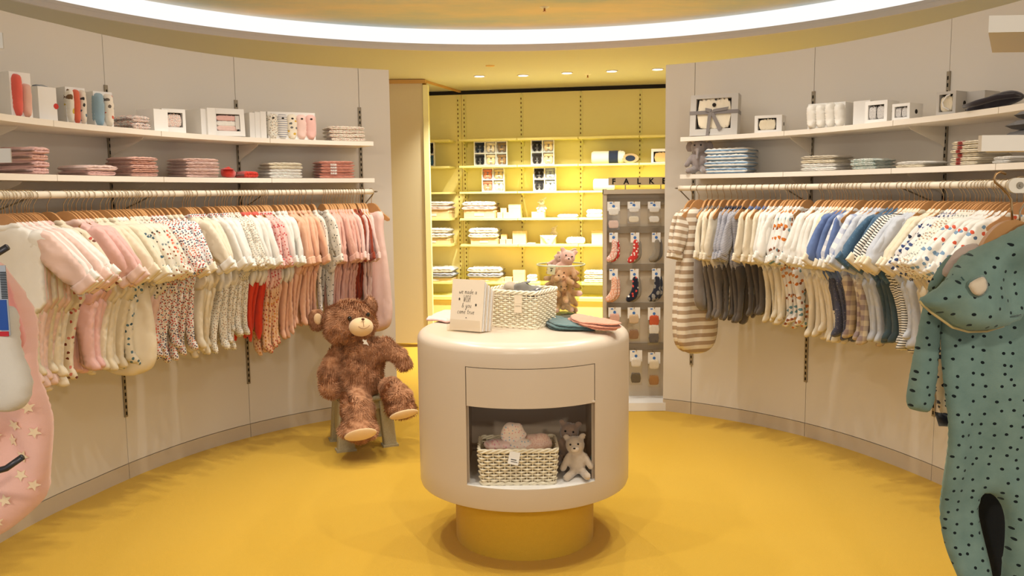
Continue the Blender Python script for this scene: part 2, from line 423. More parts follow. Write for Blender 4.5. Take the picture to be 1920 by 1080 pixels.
for side, a0, a1, S in (('left', ang(699, 0.32, 1.505), 211, STD_L + [186.5]), ('right', ang(1273, 0.32, 1.505), -29, STD_R + [-11])):
    t = thing('clothes_rail', f'long curved cream clothes rail under the {side} shelves', 'clothes rail', (0, 0, 0), 0, 'clothes rails')
    put('rail_tube', MB().tube([pol(RR, a0 + (a1 - a0) * i / 70, ZR) for i in range(71)], 0.0165, 10), M_RAIL, t, smooth=True)
    for b in S:
        c = pol(0.01, b, ZR); q = pol(RR - 0.015, b, ZR)
        put('rail_bracket', MB().tube([c, q], 0.005, 6).tube([c + Vector((0, 0, -0.10)), pol(RR - 0.08, b, ZR - 0.01)], 0.004, 6), M_STD, t)

# ------------------------------------------------------------------ clothes on the rails
# local frame of everything hung on a rail: origin = centre of the rail tube, +x towards the middle of the room, z up
_h = [(0.0, -0.070), (0.018, -0.072), (0.034, -0.080), (0.050, -0.096), (0.066, -0.118), (0.09, -0.138), (0.118, -0.156), (0.130, -0.168), (0.128, -0.180), (0.115, -0.184), (0.09, -0.172), (0.05, -0.150), (0.0, -0.138)]
_ho = _h + [(-x, z) for x, z in _h[::-1][1:-1]]
ME_WOOD = MB().prism(_ho, 0.013, 'xz').mesh('hanger_arms', angle=40)
hk = [(-0.0205 * math.cos(t), 0, 0.0205 * math.sin(t)) for t in [R(-20 + 25 * i) for i in range(9)]]
ME_HOOK = MB().tube(hk + [(0.0205, 0, -0.008), (0.008, 0, -0.028), (0.0, 0, -0.042), (0, 0, -0.082)], 0.0017, 6).mesh('hook', True)
def hanger(loc, rz, label, group):
    t = link('wooden_hanger', ME_WOOD, M_WOOD, None, loc, (0, 0, rz)); tag(t, label, 'hanger', group)
    link('hook', ME_HOOK, M_CHROME, t); return t
def torso_ol(w0, w1, L, neck=0.045):
    return [(-neck, -0.105), (-w0, -0.150), (-w0 * 1.02, -0.20), (-w1, -0.30), (-w1 * 1.02, -0.10 - L), (0, -0.115 - L), (w1 * 1.02, -0.10 - L), (w1, -0.30), (w0 * 1.02, -0.20), (w0, -0.150), (neck, -0.105), (0, -0.122)]
ME = {}
for k in range(3):
    ME['torso', k] = puff(torso_ol(0.145, 0.125 + 0.006 * k, 0.36), 0.02, 0.0065, 0.02, 0.007, k + 1, 1, 3, 'torso')
    ME['dress', k] = puff(torso_ol(0.14, 0.17 + 0.01 * k, 0.42), 0.022, 0.009, 0.03, 0.008, k + 4, 1, 1.5, 'torso')
    ME['sleeve', k] = puff([(-0.055, 0.0), (-0.062, -0.03), (-0.046, -0.262), (0.044, -0.262), (0.052, -0.04), (0.02, 0.014), (-0.03, 0.016)], 0.017, 0.009, 0.022, 0.009, k + 7, 1, 5, 'sleeve')
    ME['legR', k] = puff([(-0.01, 0.0), (0.0, -0.10), (0.012, -0.27), (0.010, -0.335), (0.055, -0.358), (0.088, -0.352), (0.084, -0.325), (0.064, -0.292), (0.082, -0.12), (0.118, 0.0), (0.05, 0.02)], 0.018, 0.009, 0.022, 0.009, k + 10, 1, 3, 'leg')
    ME['legL', k] = puff([(0.01, 0.0), (0.0, -0.10), (-0.012, -0.27), (-0.006, -0.335), (0.012, -0.365), (-0.03, -0.375), (-0.062, -0.35), (-0.066, -0.292), (-0.084, -0.12), (-0.092, 0.0), (-0.05, 0.02)], 0.018, 0.009, 0.022, 0.009, k + 13, 1, 3, 'leg')
    ME['pant', k] = puff([(-0.01, 0.0), (0.0, -0.10), (0.008, -0.33), (0.06, -0.335), (0.075, -0.15), (0.115, 0.0), (0.05, 0.02)], 0.018, 0.009, 0.022, 0.009, k + 16, 1, 3, 'leg')
ME['cuff'] = puff([(-0.047, 0.016), (-0.046, -0.030), (0.043, -0.030), (0.045, 0.016)], 0.009, 0.0092, 0.006, 0.003, 2, 0, 3, 'cuff')
ME['collar'] = puff([(-0.055, -0.098), (-0.085, -0.122), (-0.06, -0.138), (0, -0.150), (0.06, -0.138), (0.085, -0.122), (0.055, -0.098), (0.0, -0.112)], 0.014, 0.0125, 0.02, 0.002, 3, 1, 3, 'collar')
ME['tag'] = MB().box((0, 0, -0.02), (0.018, 0.0015, 0.035)).mesh('swing_tag')
ME['bag'] = puff([(-0.045, -0.105), (-0.12, -0.135), (-0.10, -0.24), (-0.135, -0.42), (-0.165, -0.70), (-0.15, -0.83), (-0.08, -0.875), (0, -0.885), (0.08, -0.875), (0.15, -0.83), (0.165, -0.70), (0.135, -0.42), (0.10, -0.24), (0.12, -0.135), (0.045, -0.105), (0, -0.13)], 0.022, 0.028, 0.07, 0.010, 21, 2, 1.2, 'sleeping_bag_body')
def garment(kind, name, loc, rz, top, leg, cuff, L, splay, label, cat, group, trim=None, sl=1.0, ws=1.0):
    t = thing(name, label, cat, loc, rz, group); k = rng.randrange(3)
    if kind == 'bag':
        s = L / 0.78; link('body', ME['bag'], top, t, scale=(ws, 1, 1)).scale.z = 1
        t.children[0].scale = (ws, 1, s); t.children[0].location.z = 0.11 * (s - 1)
        if sl <= 0: return t
    else:
        body = link('torso', ME['dress' if kind == 'dress' else 'torso', k], top, t)
        body.scale = (ws, 1, (L * 0.52 + 0.02) / 0.36 if kind != 'dress' else L / 0.42); body.location.z = 0.105 * (body.scale.z - 1)
        link('collar', ME['collar'], trim or cuff, t)
    for s in (1, -1):
        a = -s * R((splay if s > 0 else splay * 0.6) + rng.uniform(-7, 7))
        o = link('sleeve', ME['sleeve', rng.randrange(3)], top, t, (s * 0.112 * ws, rng.uniform(-0.004, 0.004), -0.152), (R(rng.uniform(-3, 3)), a, 0), (s, 1, sl))
        link('cuff', ME['cuff'], cuff, o, (0, 0, -0.25))
    if kind in ('suit', 'pants'):
        z0 = -0.10 - L * 0.52
        for s, mm in ((1, 'legR'), (-1, 'legL')):
            mk = 'pant' if kind == 'pants' else mm; sx = s if kind == 'pants' else 1
            link('leg', ME[mk, rng.randrange(3)], leg, t, (0, s * 0.004, z0), (R(rng.uniform(-3, 3)), R(rng.uniform(-5, 5)), 0), (sx * ws, 1, L * 0.48 / 0.36))
    return t
C = cloth
m_cream = C('cream_velour', (240, 226, 200)); m_white = C('white_velour', (244, 238, 228)); m_blush = C('blush_velour', (240, 206, 192)); m_pink = C('soft_pink_jersey', (238, 190, 180))
m_ivory = C('ivory_jersey', (238, 224, 196)); m_berry = C('cream_with_berries', (238, 222, 194), ('dots', 30, 0.20, [(196, 84, 70), (120, 60, 40), (214, 130, 110)]))
m_bluemot = C('cream_with_blue_motifs', (238, 226, 200), ('dots', 30, 0.20, [(60, 88, 100), (90, 120, 130)])); m_brownmot = C('ivory_fine_motifs', (238, 228, 208), ('dots', 40, 0.20, [(90, 80, 70), (150, 90, 60), (120, 130, 130)]))
m_coralflor = C('coral_floral', (244, 222, 206), ('dots', 60, 0.36, [(222, 96, 66), (232, 130, 96), (206, 84, 60)])); m_flor = C('white_floral', (244, 234, 224), ('dots', 80, 0.30, [(196, 60, 48), (60, 70, 96), (228, 120, 84), (120, 60, 50)]))
m_navyflor = C('white_navy_floral', (242, 236, 230), ('dots', 74, 0.27, [(186, 42, 42), (50, 56, 80), (226, 150, 130)])); m_finep = C('white_fine_print', (240, 232, 216), ('dots', 75, 0.25, [(180, 150, 120), (160, 160, 150)]))
m_coral = C('coral_red_jersey', (214, 66, 40)); m_coralc = C('coral_collar', (232, 104, 90)); m_pinkflor = C('pink_red_floral', (242, 200, 190), ('dots', 46, 0.22, [(206, 76, 78), (196, 100, 90)]))
m_peachflor = C('peach_floral', (236, 192, 150), ('dots', 50, 0.26, [(190, 86, 60), (210, 140, 60), (160, 80, 60)])); m_peach = C('peach_velour', (240, 190, 158)); m_dotw = C('white_with_dark_dots', (242, 232, 216), ('dots', 32, 0.13, [(46, 44, 42)]))
m_dusty = C('dusty_pink_velour', (232, 182, 164)); m_rust = C('rust_velour', (150, 62, 38)); m_palep = C('pale_pink_jersey', (242, 208, 196)); m_taup = C('taupe_striped', (238, 226, 206), ('stripes', 24, 0.5, (176, 150, 122)))
m_grey = C('grey_melange', (138, 128, 120)); m_greyst = C('grey_fine_stripe', (196, 192, 196), ('stripes', 110, 0.45, (136, 136, 146))); m_dkgrey = C('charcoal_jersey', (98, 88, 78)); m_navy = C('navy_jersey', (52, 54, 72))
m_bear = C('white_orange_bears', (244, 238, 230), ('dots', 27, 0.26, [(206, 118, 46), (140, 76, 40), (110, 150, 160), (214, 150, 90)])); m_blue = C('blue_velour', (104, 124, 170)); m_navyleg = C('dark_denim_velour', (84, 84, 100), ('dots', 60, 0.10, [(150, 140, 130)]))
m_check = C('pale_blue_check', (238, 234, 230), ('check', 18, (160, 172, 204))); m_pblue = C('pale_grey_blue', (206, 208, 214)); m_denim = C('denim_blue_jersey', (76, 106, 132), ('dots', 70, 0.08, [(130, 150, 165)]))
m_bw = C('black_white_stripe', (242, 236, 224), ('stripes', 75, 0.36, (40, 38, 40))); m_birds = C('white_navy_birds', (238, 230, 222), ('dots', 40, 0.28, [(36, 46, 92), (60, 76, 120), (40, 44, 60)])); m_motif = C('white_red_blue_motifs', (242, 236, 226), ('dots', 30, 0.22, [(212, 92, 64), (120, 150, 176), (90, 110, 140)]))
m_dteal = C('dark_teal_jersey', (70, 86, 92)); m_checkleg = C('brown_check', (226, 206, 172), ('check', 18, (160, 138, 132)))

def runs(side, lst):
    for xs, desc, short, nm, cat, kw in lst:
        g = f'{short}s on the {side} rail'
        for i, x in enumerate(xs):
            a = ang(x, RR + 0.012, ZR); p = pol(RR, a, ZR); rz = R(a + 180) + R(rng.uniform(-5, 5) + kw.get('yaw', 0))
            o = '' if len(xs) == 1 else (('leftmost' if i == 0 else 'rightmost' if i == len(xs) - 1 else ORD[i] + ' from left') + ' ')
            hl = f'wooden hanger holding the {o}{short}' if o else f'wooden hanger holding the {short}'
            hanger(p, rz, hl, f'wooden hangers on the {side} rail')
            rx = kw.get('names')
            lab = f'{desc}, {o.strip()} of its run' if o else desc
            if len(lab.split()) > 15: lab = f'{desc}, {o.strip()}'
            if len(lab.split()) > 15: lab = f'{short}, {o.strip()} of its run on the {side} rail'
            garment(kw['kind'], nm, p, rz + R(rng.uniform(-2, 2)), kw['top'], kw.get('leg', kw['top']), kw.get('cuff', kw['top']), kw.get('L', .7) * rng.uniform(.965, 1.035),
                    kw.get('splay', 20), lab, cat, g if len(xs) > 1 else None, kw.get('trim'), kw.get('sl', 1), kw.get('ws', 1))
runs('left', [
 ([3, 14, 28, 44, 54], 'white velour sleepsuit with turned cuffs at the frame edge', 'white cuffed suit', 'sleepsuit', 'sleepsuit', dict(kind='suit', top=m_white, leg=m_ivory, L=.64, splay=42)),
 ([8, 22, 36, 50, 59], 'blush pink velour sleepsuit by the frame edge', 'blush velour suit', 'sleepsuit', 'sleepsuit', dict(kind='suit', top=m_blush, L=.66, splay=38)),
 ([67], 'ivory sleepsuit with pink edged cuffs before the berry print suit', 'ivory pink-cuffed suit', 'sleepsuit', 'sleepsuit', dict(kind='suit', top=m_cream, cuff=m_pink, L=.68, splay=40, trim=m_pink)),
 ([92], 'cream sleepsuit with scattered red berries on lone hanger', 'berry print suit', 'sleepsuit', 'sleepsuit', dict(kind='suit', top=m_berry, L=.68, splay=34, yaw=-12)),
 ([123, 131, 138, 146], 'soft pink long-sleeved sleepsuit beside the berry print', 'soft pink suit', 'sleepsuit', 'sleepsuit', dict(kind='suit', top=m_pink, cuff=m_blush, L=.68, splay=36)),
 ([157, 165, 175, 191], 'plain ivory sleepsuit right of the soft pink ones', 'plain ivory suit', 'sleepsuit', 'sleepsuit', dict(kind='suit', top=m_ivory, L=.69, splay=33)),
 ([201, 207, 213], 'cream sleepsuit with small blue motifs', 'blue motif suit', 'sleepsuit', 'sleepsuit', dict(kind='suit', top=m_bluemot, cuff=m_white, L=.70, splay=32)),
 ([221], 'long padded ivory sleeping bag with round hem on left rail', 'ivory sleeping bag', 'sleeping_bag', 'sleeping bag', dict(kind='bag', top=m_ivory, L=.75, splay=20)),
 ([227, 233, 238, 246, 252, 256], 'white bodysuit with fine dark motifs beside ivory sleeping bag', 'fine motif suit', 'bodysuit', 'bodysuit', dict(kind='pants', top=m_brownmot, leg=m_blush, L=.72, splay=30)),
 ([261], 'coral floral sleepsuit nearest the ivory sleeping bag, widest spread', 'big coral floral suit', 'sleepsuit', 'sleepsuit', dict(kind='suit', top=m_coralflor, L=.62, splay=34, yaw=-10)),
 ([266, 276, 283, 292], 'white sleepsuit with dense coral and navy flowers', 'coral and navy floral suit', 'sleepsuit', 'sleepsuit', dict(kind='suit', top=m_flor, L=.70, splay=28)),
 ([305, 316, 326], 'white wrap top with navy and red flowers and ruffled hem', 'navy floral set', 'wrap_set', 'outfit', dict(kind='suit', top=m_navyflor, leg=m_flor, cuff=m_cream, L=.72, splay=27)),
 ([345, 349, 354, 359, 368], 'cream ruffle-cuffed sleepsuit beside the navy floral sets', 'ruffle-cuffed suit', 'sleepsuit', 'sleepsuit', dict(kind='suit', top=m_cream, leg=m_ivory, cuff=m_white, L=.74, splay=30, trim=m_navyflor)),
 ([386, 393, 406, 412], 'white sleepsuit with red flowered collar', 'flower collar suit', 'sleepsuit', 'sleepsuit', dict(kind='suit', top=m_white, leg=m_finep, L=.74, splay=26, trim=m_navyflor)),
 ([418, 423, 427, 435], 'white sleepsuit with faint beige print left of the coral sets', 'faint print suit', 'sleepsuit', 'sleepsuit', dict(kind='suit', top=m_finep, L=.68, splay=24)),
 ([447, 452, 457, 463, 470], 'white top with coral red collar over coral red leggings', 'coral legging set', 'legging_set', 'outfit', dict(kind='pants', top=m_white, leg=m_coral, L=.74, splay=22, trim=m_coralc)),
 ([476, 484, 489, 493, 497], 'pink top with red flowers over peach floral leggings', 'pink floral set', 'legging_set', 'outfit', dict(kind='suit', top=m_pinkflor, leg=m_peachflor, cuff=m_pinkflor, L=.80, splay=20)),
 ([501, 514, 522, 528], 'white top over peach leggings beside the pink floral sets', 'white and peach set', 'legging_set', 'outfit', dict(kind='suit', top=m_white, leg=m_peach, L=.76, splay=22)),
 ([536, 543, 552, 560, 565, 573], 'peach velour sleepsuit in the middle of the far half', 'peach velour suit', 'sleepsuit', 'sleepsuit', dict(kind='suit', top=m_peach, L=.70, splay=19)),
 ([586], 'white sleepsuit with dark dots left of the gap on rail', 'dotted suit before the gap', 'sleepsuit', 'sleepsuit', dict(kind='suit', top=m_dotw, L=.62, splay=22)),
 ([606], 'cream dark-dotted sleepsuit right of the gap on rail', 'dotted suit after the gap', 'sleepsuit', 'sleepsuit', dict(kind='suit', top=m_dotw, L=.68, splay=22)),
 ([610, 615, 620, 625, 629, 634, 638, 643, 648], 'dusty pink velour set behind the teddy bear', 'dusty pink set', 'velour_set', 'outfit', dict(kind='pants', top=m_dusty, L=.66, splay=15)),
 ([653], 'pale pink square-cut top with long wide sleeve before rust ones', 'pale pink wide-sleeved suit', 'sleepsuit', 'sleepsuit', dict(kind='pants', top=m_palep, leg=m_dusty, L=.62, splay=28)),
 ([657, 662, 669], 'dark rust velour set near the far end of left rail', 'rust velour set', 'velour_set', 'outfit', dict(kind='pants', top=m_rust, L=.60, splay=15)),
 ([673, 678, 683], 'pale pink ribbed suit between rust sets and sleeping bag', 'ribbed pink suit', 'sleepsuit', 'sleepsuit', dict(kind='suit', top=m_palep, L=.78, splay=12)),
 ([697], 'long pale pink sleeveless sleeping bag at the rail end', 'pale pink sleeping bag', 'sleeping_bag', 'sleeping bag', dict(kind='bag', top=m_palep, L=.80, sl=0, yaw=34, ws=.85)),
])
runs('right', [
 ([1298, 1309], 'taupe and cream striped sleeping bag at the rail end', 'striped sleeping bag', 'sleeping_bag', 'sleeping bag', dict(kind='bag', top=m_taup, L=.92, splay=14, yaw=-24, ws=.95)),
 ([1325], 'grey melange sleeping bag with cream piping beside striped ones', 'grey sleeping bag', 'sleeping_bag', 'sleeping bag', dict(kind='bag', top=m_grey, L=.66, splay=15, sl=0, ws=.9)),
 ([1334, 1345, 1357], 'grey melange set with long cream sleeves', 'grey set with cream sleeves', 'melange_set', 'outfit', dict(kind='suit', top=m_cream, leg=m_grey, L=.70, splay=14, trim=m_grey)),
 ([1370, 1381, 1390, 1401], 'finely striped grey top over charcoal leggings', 'striped grey set', 'legging_set', 'outfit', dict(kind='suit', top=m_greyst, leg=m_dkgrey, L=.68, splay=14, trim=m_navy)),
 ([1416, 1429, 1442], 'cream top with blue collar over charcoal leggings', 'blue-collared set', 'legging_set', 'outfit', dict(kind='suit', top=m_cream, leg=m_dkgrey, L=.64, splay=16, trim=m_blue)),
 ([1452, 1461, 1474, 1479, 1485], 'white velour sleepsuit left of the bear print ones', 'white velour suit', 'sleepsuit', 'sleepsuit', dict(kind='suit', top=m_white, leg=m_ivory, L=.66, splay=19)),
 ([1490, 1496, 1503, 1512], 'white sleepsuit printed with orange and brown animals', 'animal print suit', 'sleepsuit', 'sleepsuit', dict(kind='suit', top=m_bear, L=.66, splay=18)),
 ([1538, 1542, 1553, 1558, 1566, 1572], 'ivory velour sleepsuit between animal prints and blue velour', 'ivory velour suit', 'sleepsuit', 'sleepsuit', dict(kind='suit', top=m_white, leg=m_cream, L=.70, splay=20)),
 ([1577, 1582], 'cream jersey sleepsuit just left of the blue velour ones', 'cream jersey suit', 'sleepsuit', 'sleepsuit', dict(kind='suit', top=m_ivory, L=.70, splay=22)),
 ([1587, 1593, 1600, 1607], 'blue velour top with cream cuffs over dark leggings', 'blue velour set', 'velour_set', 'outfit', dict(kind='suit', top=m_blue, leg=m_navyleg, cuff=m_cream, L=.70, splay=24, trim=m_cream)),
 ([1616, 1635, 1643], 'pale blue and white checked sleepsuit', 'checked suit', 'sleepsuit', 'sleepsuit', dict(kind='suit', top=m_check, leg=m_checkleg, cuff=m_white, L=.70, splay=25, trim=m_white)),
 ([1652, 1660, 1668], 'plain pale grey-blue sleepsuit between checks and denim blue', 'grey-blue suit', 'sleepsuit', 'sleepsuit', dict(kind='suit', top=m_pblue, L=.68, splay=26)),
 ([1684, 1692, 1702], 'denim blue top with tiny cream label over teal leggings', 'denim blue set', 'legging_set', 'outfit', dict(kind='suit', top=m_denim, leg=m_dteal, L=.66, splay=33)),
 ([1711, 1719, 1725], 'black and white finely striped sleepsuit', 'black-striped suit', 'sleepsuit', 'sleepsuit', dict(kind='suit', top=m_bw, cuff=m_cream, L=.66, splay=34, trim=m_cream)),
 ([1731, 1737, 1744], 'pale grey-blue long-sleeved body right of the black stripes', 'pale blue body', 'bodysuit', 'bodysuit', dict(kind='suit', top=m_pblue, cuff=m_ivory, L=.64, splay=36)),
 ([1765, 1773, 1784], 'ivory sleepsuit with rolled cuffs left of the bird print', 'rolled-cuff ivory suit', 'sleepsuit', 'sleepsuit', dict(kind='suit', top=m_ivory, cuff=m_cream, L=.66, splay=38)),
 ([1801, 1807, 1815, 1824], 'white sleepsuit with navy bird print', 'navy bird print suit', 'sleepsuit', 'sleepsuit', dict(kind='suit', top=m_birds, L=.66, splay=36)),
 ([1831, 1836, 1842, 1847, 1852], 'white faint-printed sleepsuit behind the teal suit', 'faint printed suit', 'sleepsuit', 'sleepsuit', dict(kind='suit', top=m_finep, L=.66, splay=38)),
 ([1862, 1867, 1873, 1880, 1890, 1902, 1914], 'white sleepsuit with red and blue motifs by the steel-arm plate', 'red and blue motif suit', 'sleepsuit', 'sleepsuit', dict(kind='suit', top=m_motif, L=.66, splay=38)),
])

# ------------------------------------------------------------------ the yellow alcove at the back
BA, BB = Vector((-0.838, 9.345, 0)), Vector((1.573, 8.893, 0)); BU = (BB - BA).normalized(); BN = Vector((BU.y, -BU.x, 0))   # BN points to the camera
BRZ = math.atan2(BU.y, BU.x)
def back(x, off, y=400):
    d = ray(x, y); d = Vector((d.x, d.y, 0)); o = BA + BN * off
    t = (o.x * BU.y - o.y * BU.x) / (d.x * BU.y - d.y * BU.x); return d * t
yw = bpy.data.objects.new('wall_back', None); COL.objects.link(yw); yw['kind'] = 'structure'
def along(p): return (p - BA).dot(BU)
def bbox(mb, s0, s1, o0, o1, z0, z1):
    vs = [BA + BU * s + BN * o + Vector((0, 0, z)) for s in (s0, s1) for o in (o0, o1) for z in (z0, z1)]
    return mb.add(vs, [(0, 1, 3, 2), (4, 6, 7, 5), (0, 4, 5, 1), (2, 3, 7, 6), (0, 2, 6, 4), (1, 5, 7, 3)])
put('wall_core', bbox(MB(), -2.2, 4.0, -0.10, -0.02, 0, ZC), M_YWALL, yw)
SX = [along(back(x, 0.0)) for x in (868.5, 980, 1090, 1200, 1312)]
ps = [-2.1, SX[0] - 0.62] + SX + [SX[-1] + 0.62]
for p, q in zip(ps, ps[1:]):
    put('panel', bbox(MB(), p + 0.002, q - 0.002, -0.02, 0, 0.0, 2.515), M_YWALL, yw)
struct('trim_3', bbox(MB(), -2.1, 4.0, -0.015, 0.004, 2.517, 2.553), M_DARK)
LV = [z_at(back(980, 0.30), y) for y in (258.5, 309, 358.5, 409, 458.5, 530)]
NM = ['top', 'second', 'third', 'fourth', 'fifth', 'sixth']
bays = [(SX[0] - 0.62, along(back(845, 0.29)), 'left of the corner standards'), (along(back(862, 0.29)), SX[1], 'behind the card stand'), (SX[1], SX[2], 'behind the glass vase'), (SX[2], SX[3], 'left of the sock rack'), (SX[3], SX[4], 'behind the sock rack')]
for i, z in enumerate(LV):
    for s0, s1, where in bays:
        t = thing('wall_shelf', f'pale yellow back-wall shelf, {NM[i]} level, bay {where}', 'shelf', BA + BU * ((s0 + s1) / 2) + Vector((0, 0, z - 0.02)) + BN * 0.001, BRZ, 'yellow back wall shelves')
        w = s1 - s0 - 0.008
        put('shelf_board', MB().box((0, -0.15, 0.01), (w, 0.298, 0.02)), M_YSHELF, t)
        put('bracket', MB().prism([(-0.002, 0), (-0.22, 0), (-0.02, -0.05), (-0.002, -0.05)], 0.004, 'yz', (-w / 2 + 0.02, 0, 0)), M_YSHELF, t)
for x, w in ((863, 'left of the corner joint'), (874.5, 'right of the corner joint'), (980, 'above the card stand'), (1090, 'above the glass vase'), (1200, 'above the sock rack')):
    s = along(back(x, 0)); t = thing('slotted_shelf_standard', f'slotted yellow shelf standard {w} on the back wall', 'wall standard', BA + BU * s + BN * 0.001, BRZ, 'slotted standards on the yellow wall')
    put('rail_strip', MB().box((0, -0.004, 1.3), (0.026, 0.007, 2.4)), M_YSHELF, t)
    mb = MB(); z = 0.2
    while z < 2.48: mb.box((-0.005, -0.008, z), (0.010, 0.002, 0.020)); z += 0.046
    put('slots', mb, paint('slot_brown', (120, 84, 30), 0.9), t)['kind'] = 'stuff'
t = thing('base_ledge', 'deep cream base ledge under the back wall shelves', 'ledge', BA + BU * 1.0 + BN * 0.003, BRZ)
put('ledge_top', MB().box((0.8, -0.2, 0.40), (4.2, 0.40, 0.03)), M_YSHELF, t); put('ledge_front', MB().box((0.8, -0.37, 0.19), (4.2, 0.02, 0.38)), M_YWALL, t)
# the pale partition left of the alcove
pl, pr = at(690, 400, 8.30), at(797, 400, 8.30)
mb = MB().box(((pl.x + pr.x) / 2 - 0.2, 8.35, 1.29), (pr.x - pl.x + 0.4, 0.10, 2.5))
w_ = struct('wall_partition', mb, paint('cream_partition', (216, 200, 164), 0.6))
struct('trim_4', MB().box((pr.x + 0.028, 8.345, 1.27), (0.05, 0.11, 2.46)), paint('pale_edge', (250, 240, 180), 0.5))
struct('trim_5', MB().box(((pl.x + pr.x) / 2 - 0.18, 8.345, 2.533), (pr.x - pl.x + 0.42, 0.13, 0.035)), paint('ochre_trim', (206, 160, 90), 0.6))
q0, q1 = Vector((pr.x + 0.0, 8.32, 2.545)), back(866, 0.01) + Vector((0, 0, 2.545)); dq = q1 - q0
struct('trim_6', MB().box((q0 + q1) / 2, (dq.length, 0.025, 0.018), Matrix.Rotation(math.atan2(dq.y, dq.x), 3, 'Z')), _M['ochre_trim'])
# alcove downlights, sprinklers, detector
M_LAMP = emit('lamp_disc', (1.0, 0.97, 0.92, 1), 6.0)
DLN = ['leftmost', 'second from left', 'middle', 'second from right', 'rightmost']
for k, (x, y) in enumerate([(899, 143), (981, 141.5), (1063, 137), (1147, 133.5), (1233, 130)]):
    p = on_z(x, y, ZC - 0.004); t = thing('downlight', f'round white recessed downlight in the alcove ceiling, {DLN[k]} of five', 'downlight', p, 0, 'alcove downlights')
    put('trim_ring', MB().lathe([(0.055, 0.004), (0.055, -0.004), (0.045, -0.004), (0.045, 0.004)], 24), M_WHITE, t, smooth=True, angle=40)
    put('lamp_disc', MB().lathe([(0.0005, -0.001), (0.046, -0.001)], 24), M_LAMP, t)
    lamp('downlight_beam', 'SPOT', (p.x, p.y, ZC - 0.03), 150, (1.0, 0.97, 0.84), 0.04, (R(6), 0, 0), 110, 0.8)
M_SPR = paint('sprinkler_brass', (170, 110, 60), 0.3, 0.5, metal=0.7)
for x, y, z, l in ((1021, 13, 2.722, 'ceiling sprinkler in the painted dome'), (1102, 139, ZC, 'ceiling sprinkler between the alcove downlights')):
    p = on_z(x, y, z); t = thing('ceiling_sprinkler', l, 'sprinkler', p, 0, 'ceiling sprinklers')
    put('escutcheon', MB().lathe([(0.001, -0.010), (0.022, -0.008), (0.034, -0.0005)], 20), M_WHITE, t, smooth=True)
    put('head', MB().tube([(0, 0, -0.006), (0, 0, -0.03)], 0.006, 8).lathe([(0.001, -0.032), (0.012, -0.031), (0.012, -0.029), (0.001, -0.028)], 10), M_SPR, t)
p = on_z(919, 123, ZC); t = thing('ceiling_cover_disc', 'small flat round cover disc in the yellow ceiling', 'cover disc', p)
put('disc', MB().lathe([(0.001, -0.006), (0.035, -0.006), (0.04, -0.0005)], 24), paint('disc_cream', (220, 180, 120), 0.6), t)

# ------------------------------------------------------------------ folded cloth, boxes, rolls
def folded_mesh(w, d, h, seed, grooves=1, name='folded'):
    nx, nt = 22, 40; V = []
    for i in range(nx + 1):
        u = -1 + 2 * i / nx; e = (1 - abs(u) ** 7) ** 0.35 if abs(u) < 1 else 0.0; e = max(e, 0.02)
        for j in range(nt):
            t = 2 * math.pi * j / nt; c, s = math.cos(t), math.sin(t)
            y = math.copysign(abs(c) ** 0.35, c) * d / 2; z = math.copysign(abs(s) ** 0.6, s) * h / 2
            if c < 0: y += 0.25 * h * math.exp(-(z / (h * 0.10)) ** 2) * (1 if grooves else 0)
            x = u * w / 2 * (1 - 0.04 * abs(s))
            nn = noise.noise(Vector((x * 16 + seed * 3, y * 14, seed))) * 0.22 * h + noise.noise(Vector((x * 45 + seed, y * 40, z * 60))) * 0.10 * h
            V.append((x, y * (0.93 + 0.07 * e) + nn * 0.8, (z * e + (nn if s > 0 else nn * 0.25) * e) + h / 2))
    F = [(i * nt + j, (i + 1) * nt + j, (i + 1) * nt + (j + 1) % nt, i * nt + (j + 1) % nt) for i in range(nx) for j in range(nt)]
    F += [tuple(range(nt))[::-1], tuple(nx * nt + k for k in range(nt))]
    me = bpy.data.meshes.new(name); me.from_pydata(V, [], F); me.polygons.foreach_set('use_smooth', [True] * len(F)); return me
FM = [folded_mesh(1, 0.7, 0.14, k) for k in range(5)]
def fold_one(name, label, cat, loc, rz, w, d, h, mat, group=None):
    o = link(name, FM[rng.randrange(5)], mat, None, loc, (0, 0, rz), (w, d / 0.7, h / 0.14)); return tag(o, label, cat, group)
def spot(x0, x1, zs, d, front=0.02, face=0.5):
    """place on a curved shelf seen between columns x0 and x1: position, rotation, width"""
    dd = DS - front - d / 2; a = ang((x0 + x1) / 2, dd, zs); p = pol(dd, a, zs)
    v = Vector((p.x, p.y)).normalized(); rad = Vector((math.cos(R(a)), math.sin(R(a)))); rad = (rad * (1 - face) + v * face).normalized(); c = abs(v.dot(rad)); s = math.sqrt(max(0, 1 - c * c))
    vis = (x1 - x0) / FPX * (p - Vector((0, 0, EYE))).dot(FW) * math.hypot(1, p.x / p.y) ** -1 * 1.0
    return p, math.atan2(rad.y, rad.x) - math.pi / 2, max(0.09, (vis - d * s * 0.9) / c)
def stack(x0, x1, ytop, zs, n, mats, desc, name='folded_clothes', cat='folded clothes', d=0.19, group=None, lean=0.0, whole=''):
    p, rz, w = spot(x0, x1, zs, d, face=0.3); f = p + Vector((0, -d / 3, 0)); H = max(0.012 * n, z_at(f, ytop) - zs); h = H / n
    for i in range(n):
        k = n - 1 - i
        pos = '' if n == 1 else (', top of stack' if k == 0 else ', bottom of stack' if k == n - 1 else f', {ORD[k]} from top')
        o = fold_one(name, desc + pos, cat, p + Vector((rng.uniform(-1, 1) * 0.004 + lean * i, rng.uniform(-1, 1) * 0.004, h * i * 0.985)), rz + R(rng.uniform(-2.5, 2.5)), w * rng.uniform(.95, 1.0), d * rng.uniform(.94, 1.03), h * 1.04, mats[i % len(mats)], group or (desc if n > 1 else None))
    return p, rz, w, H
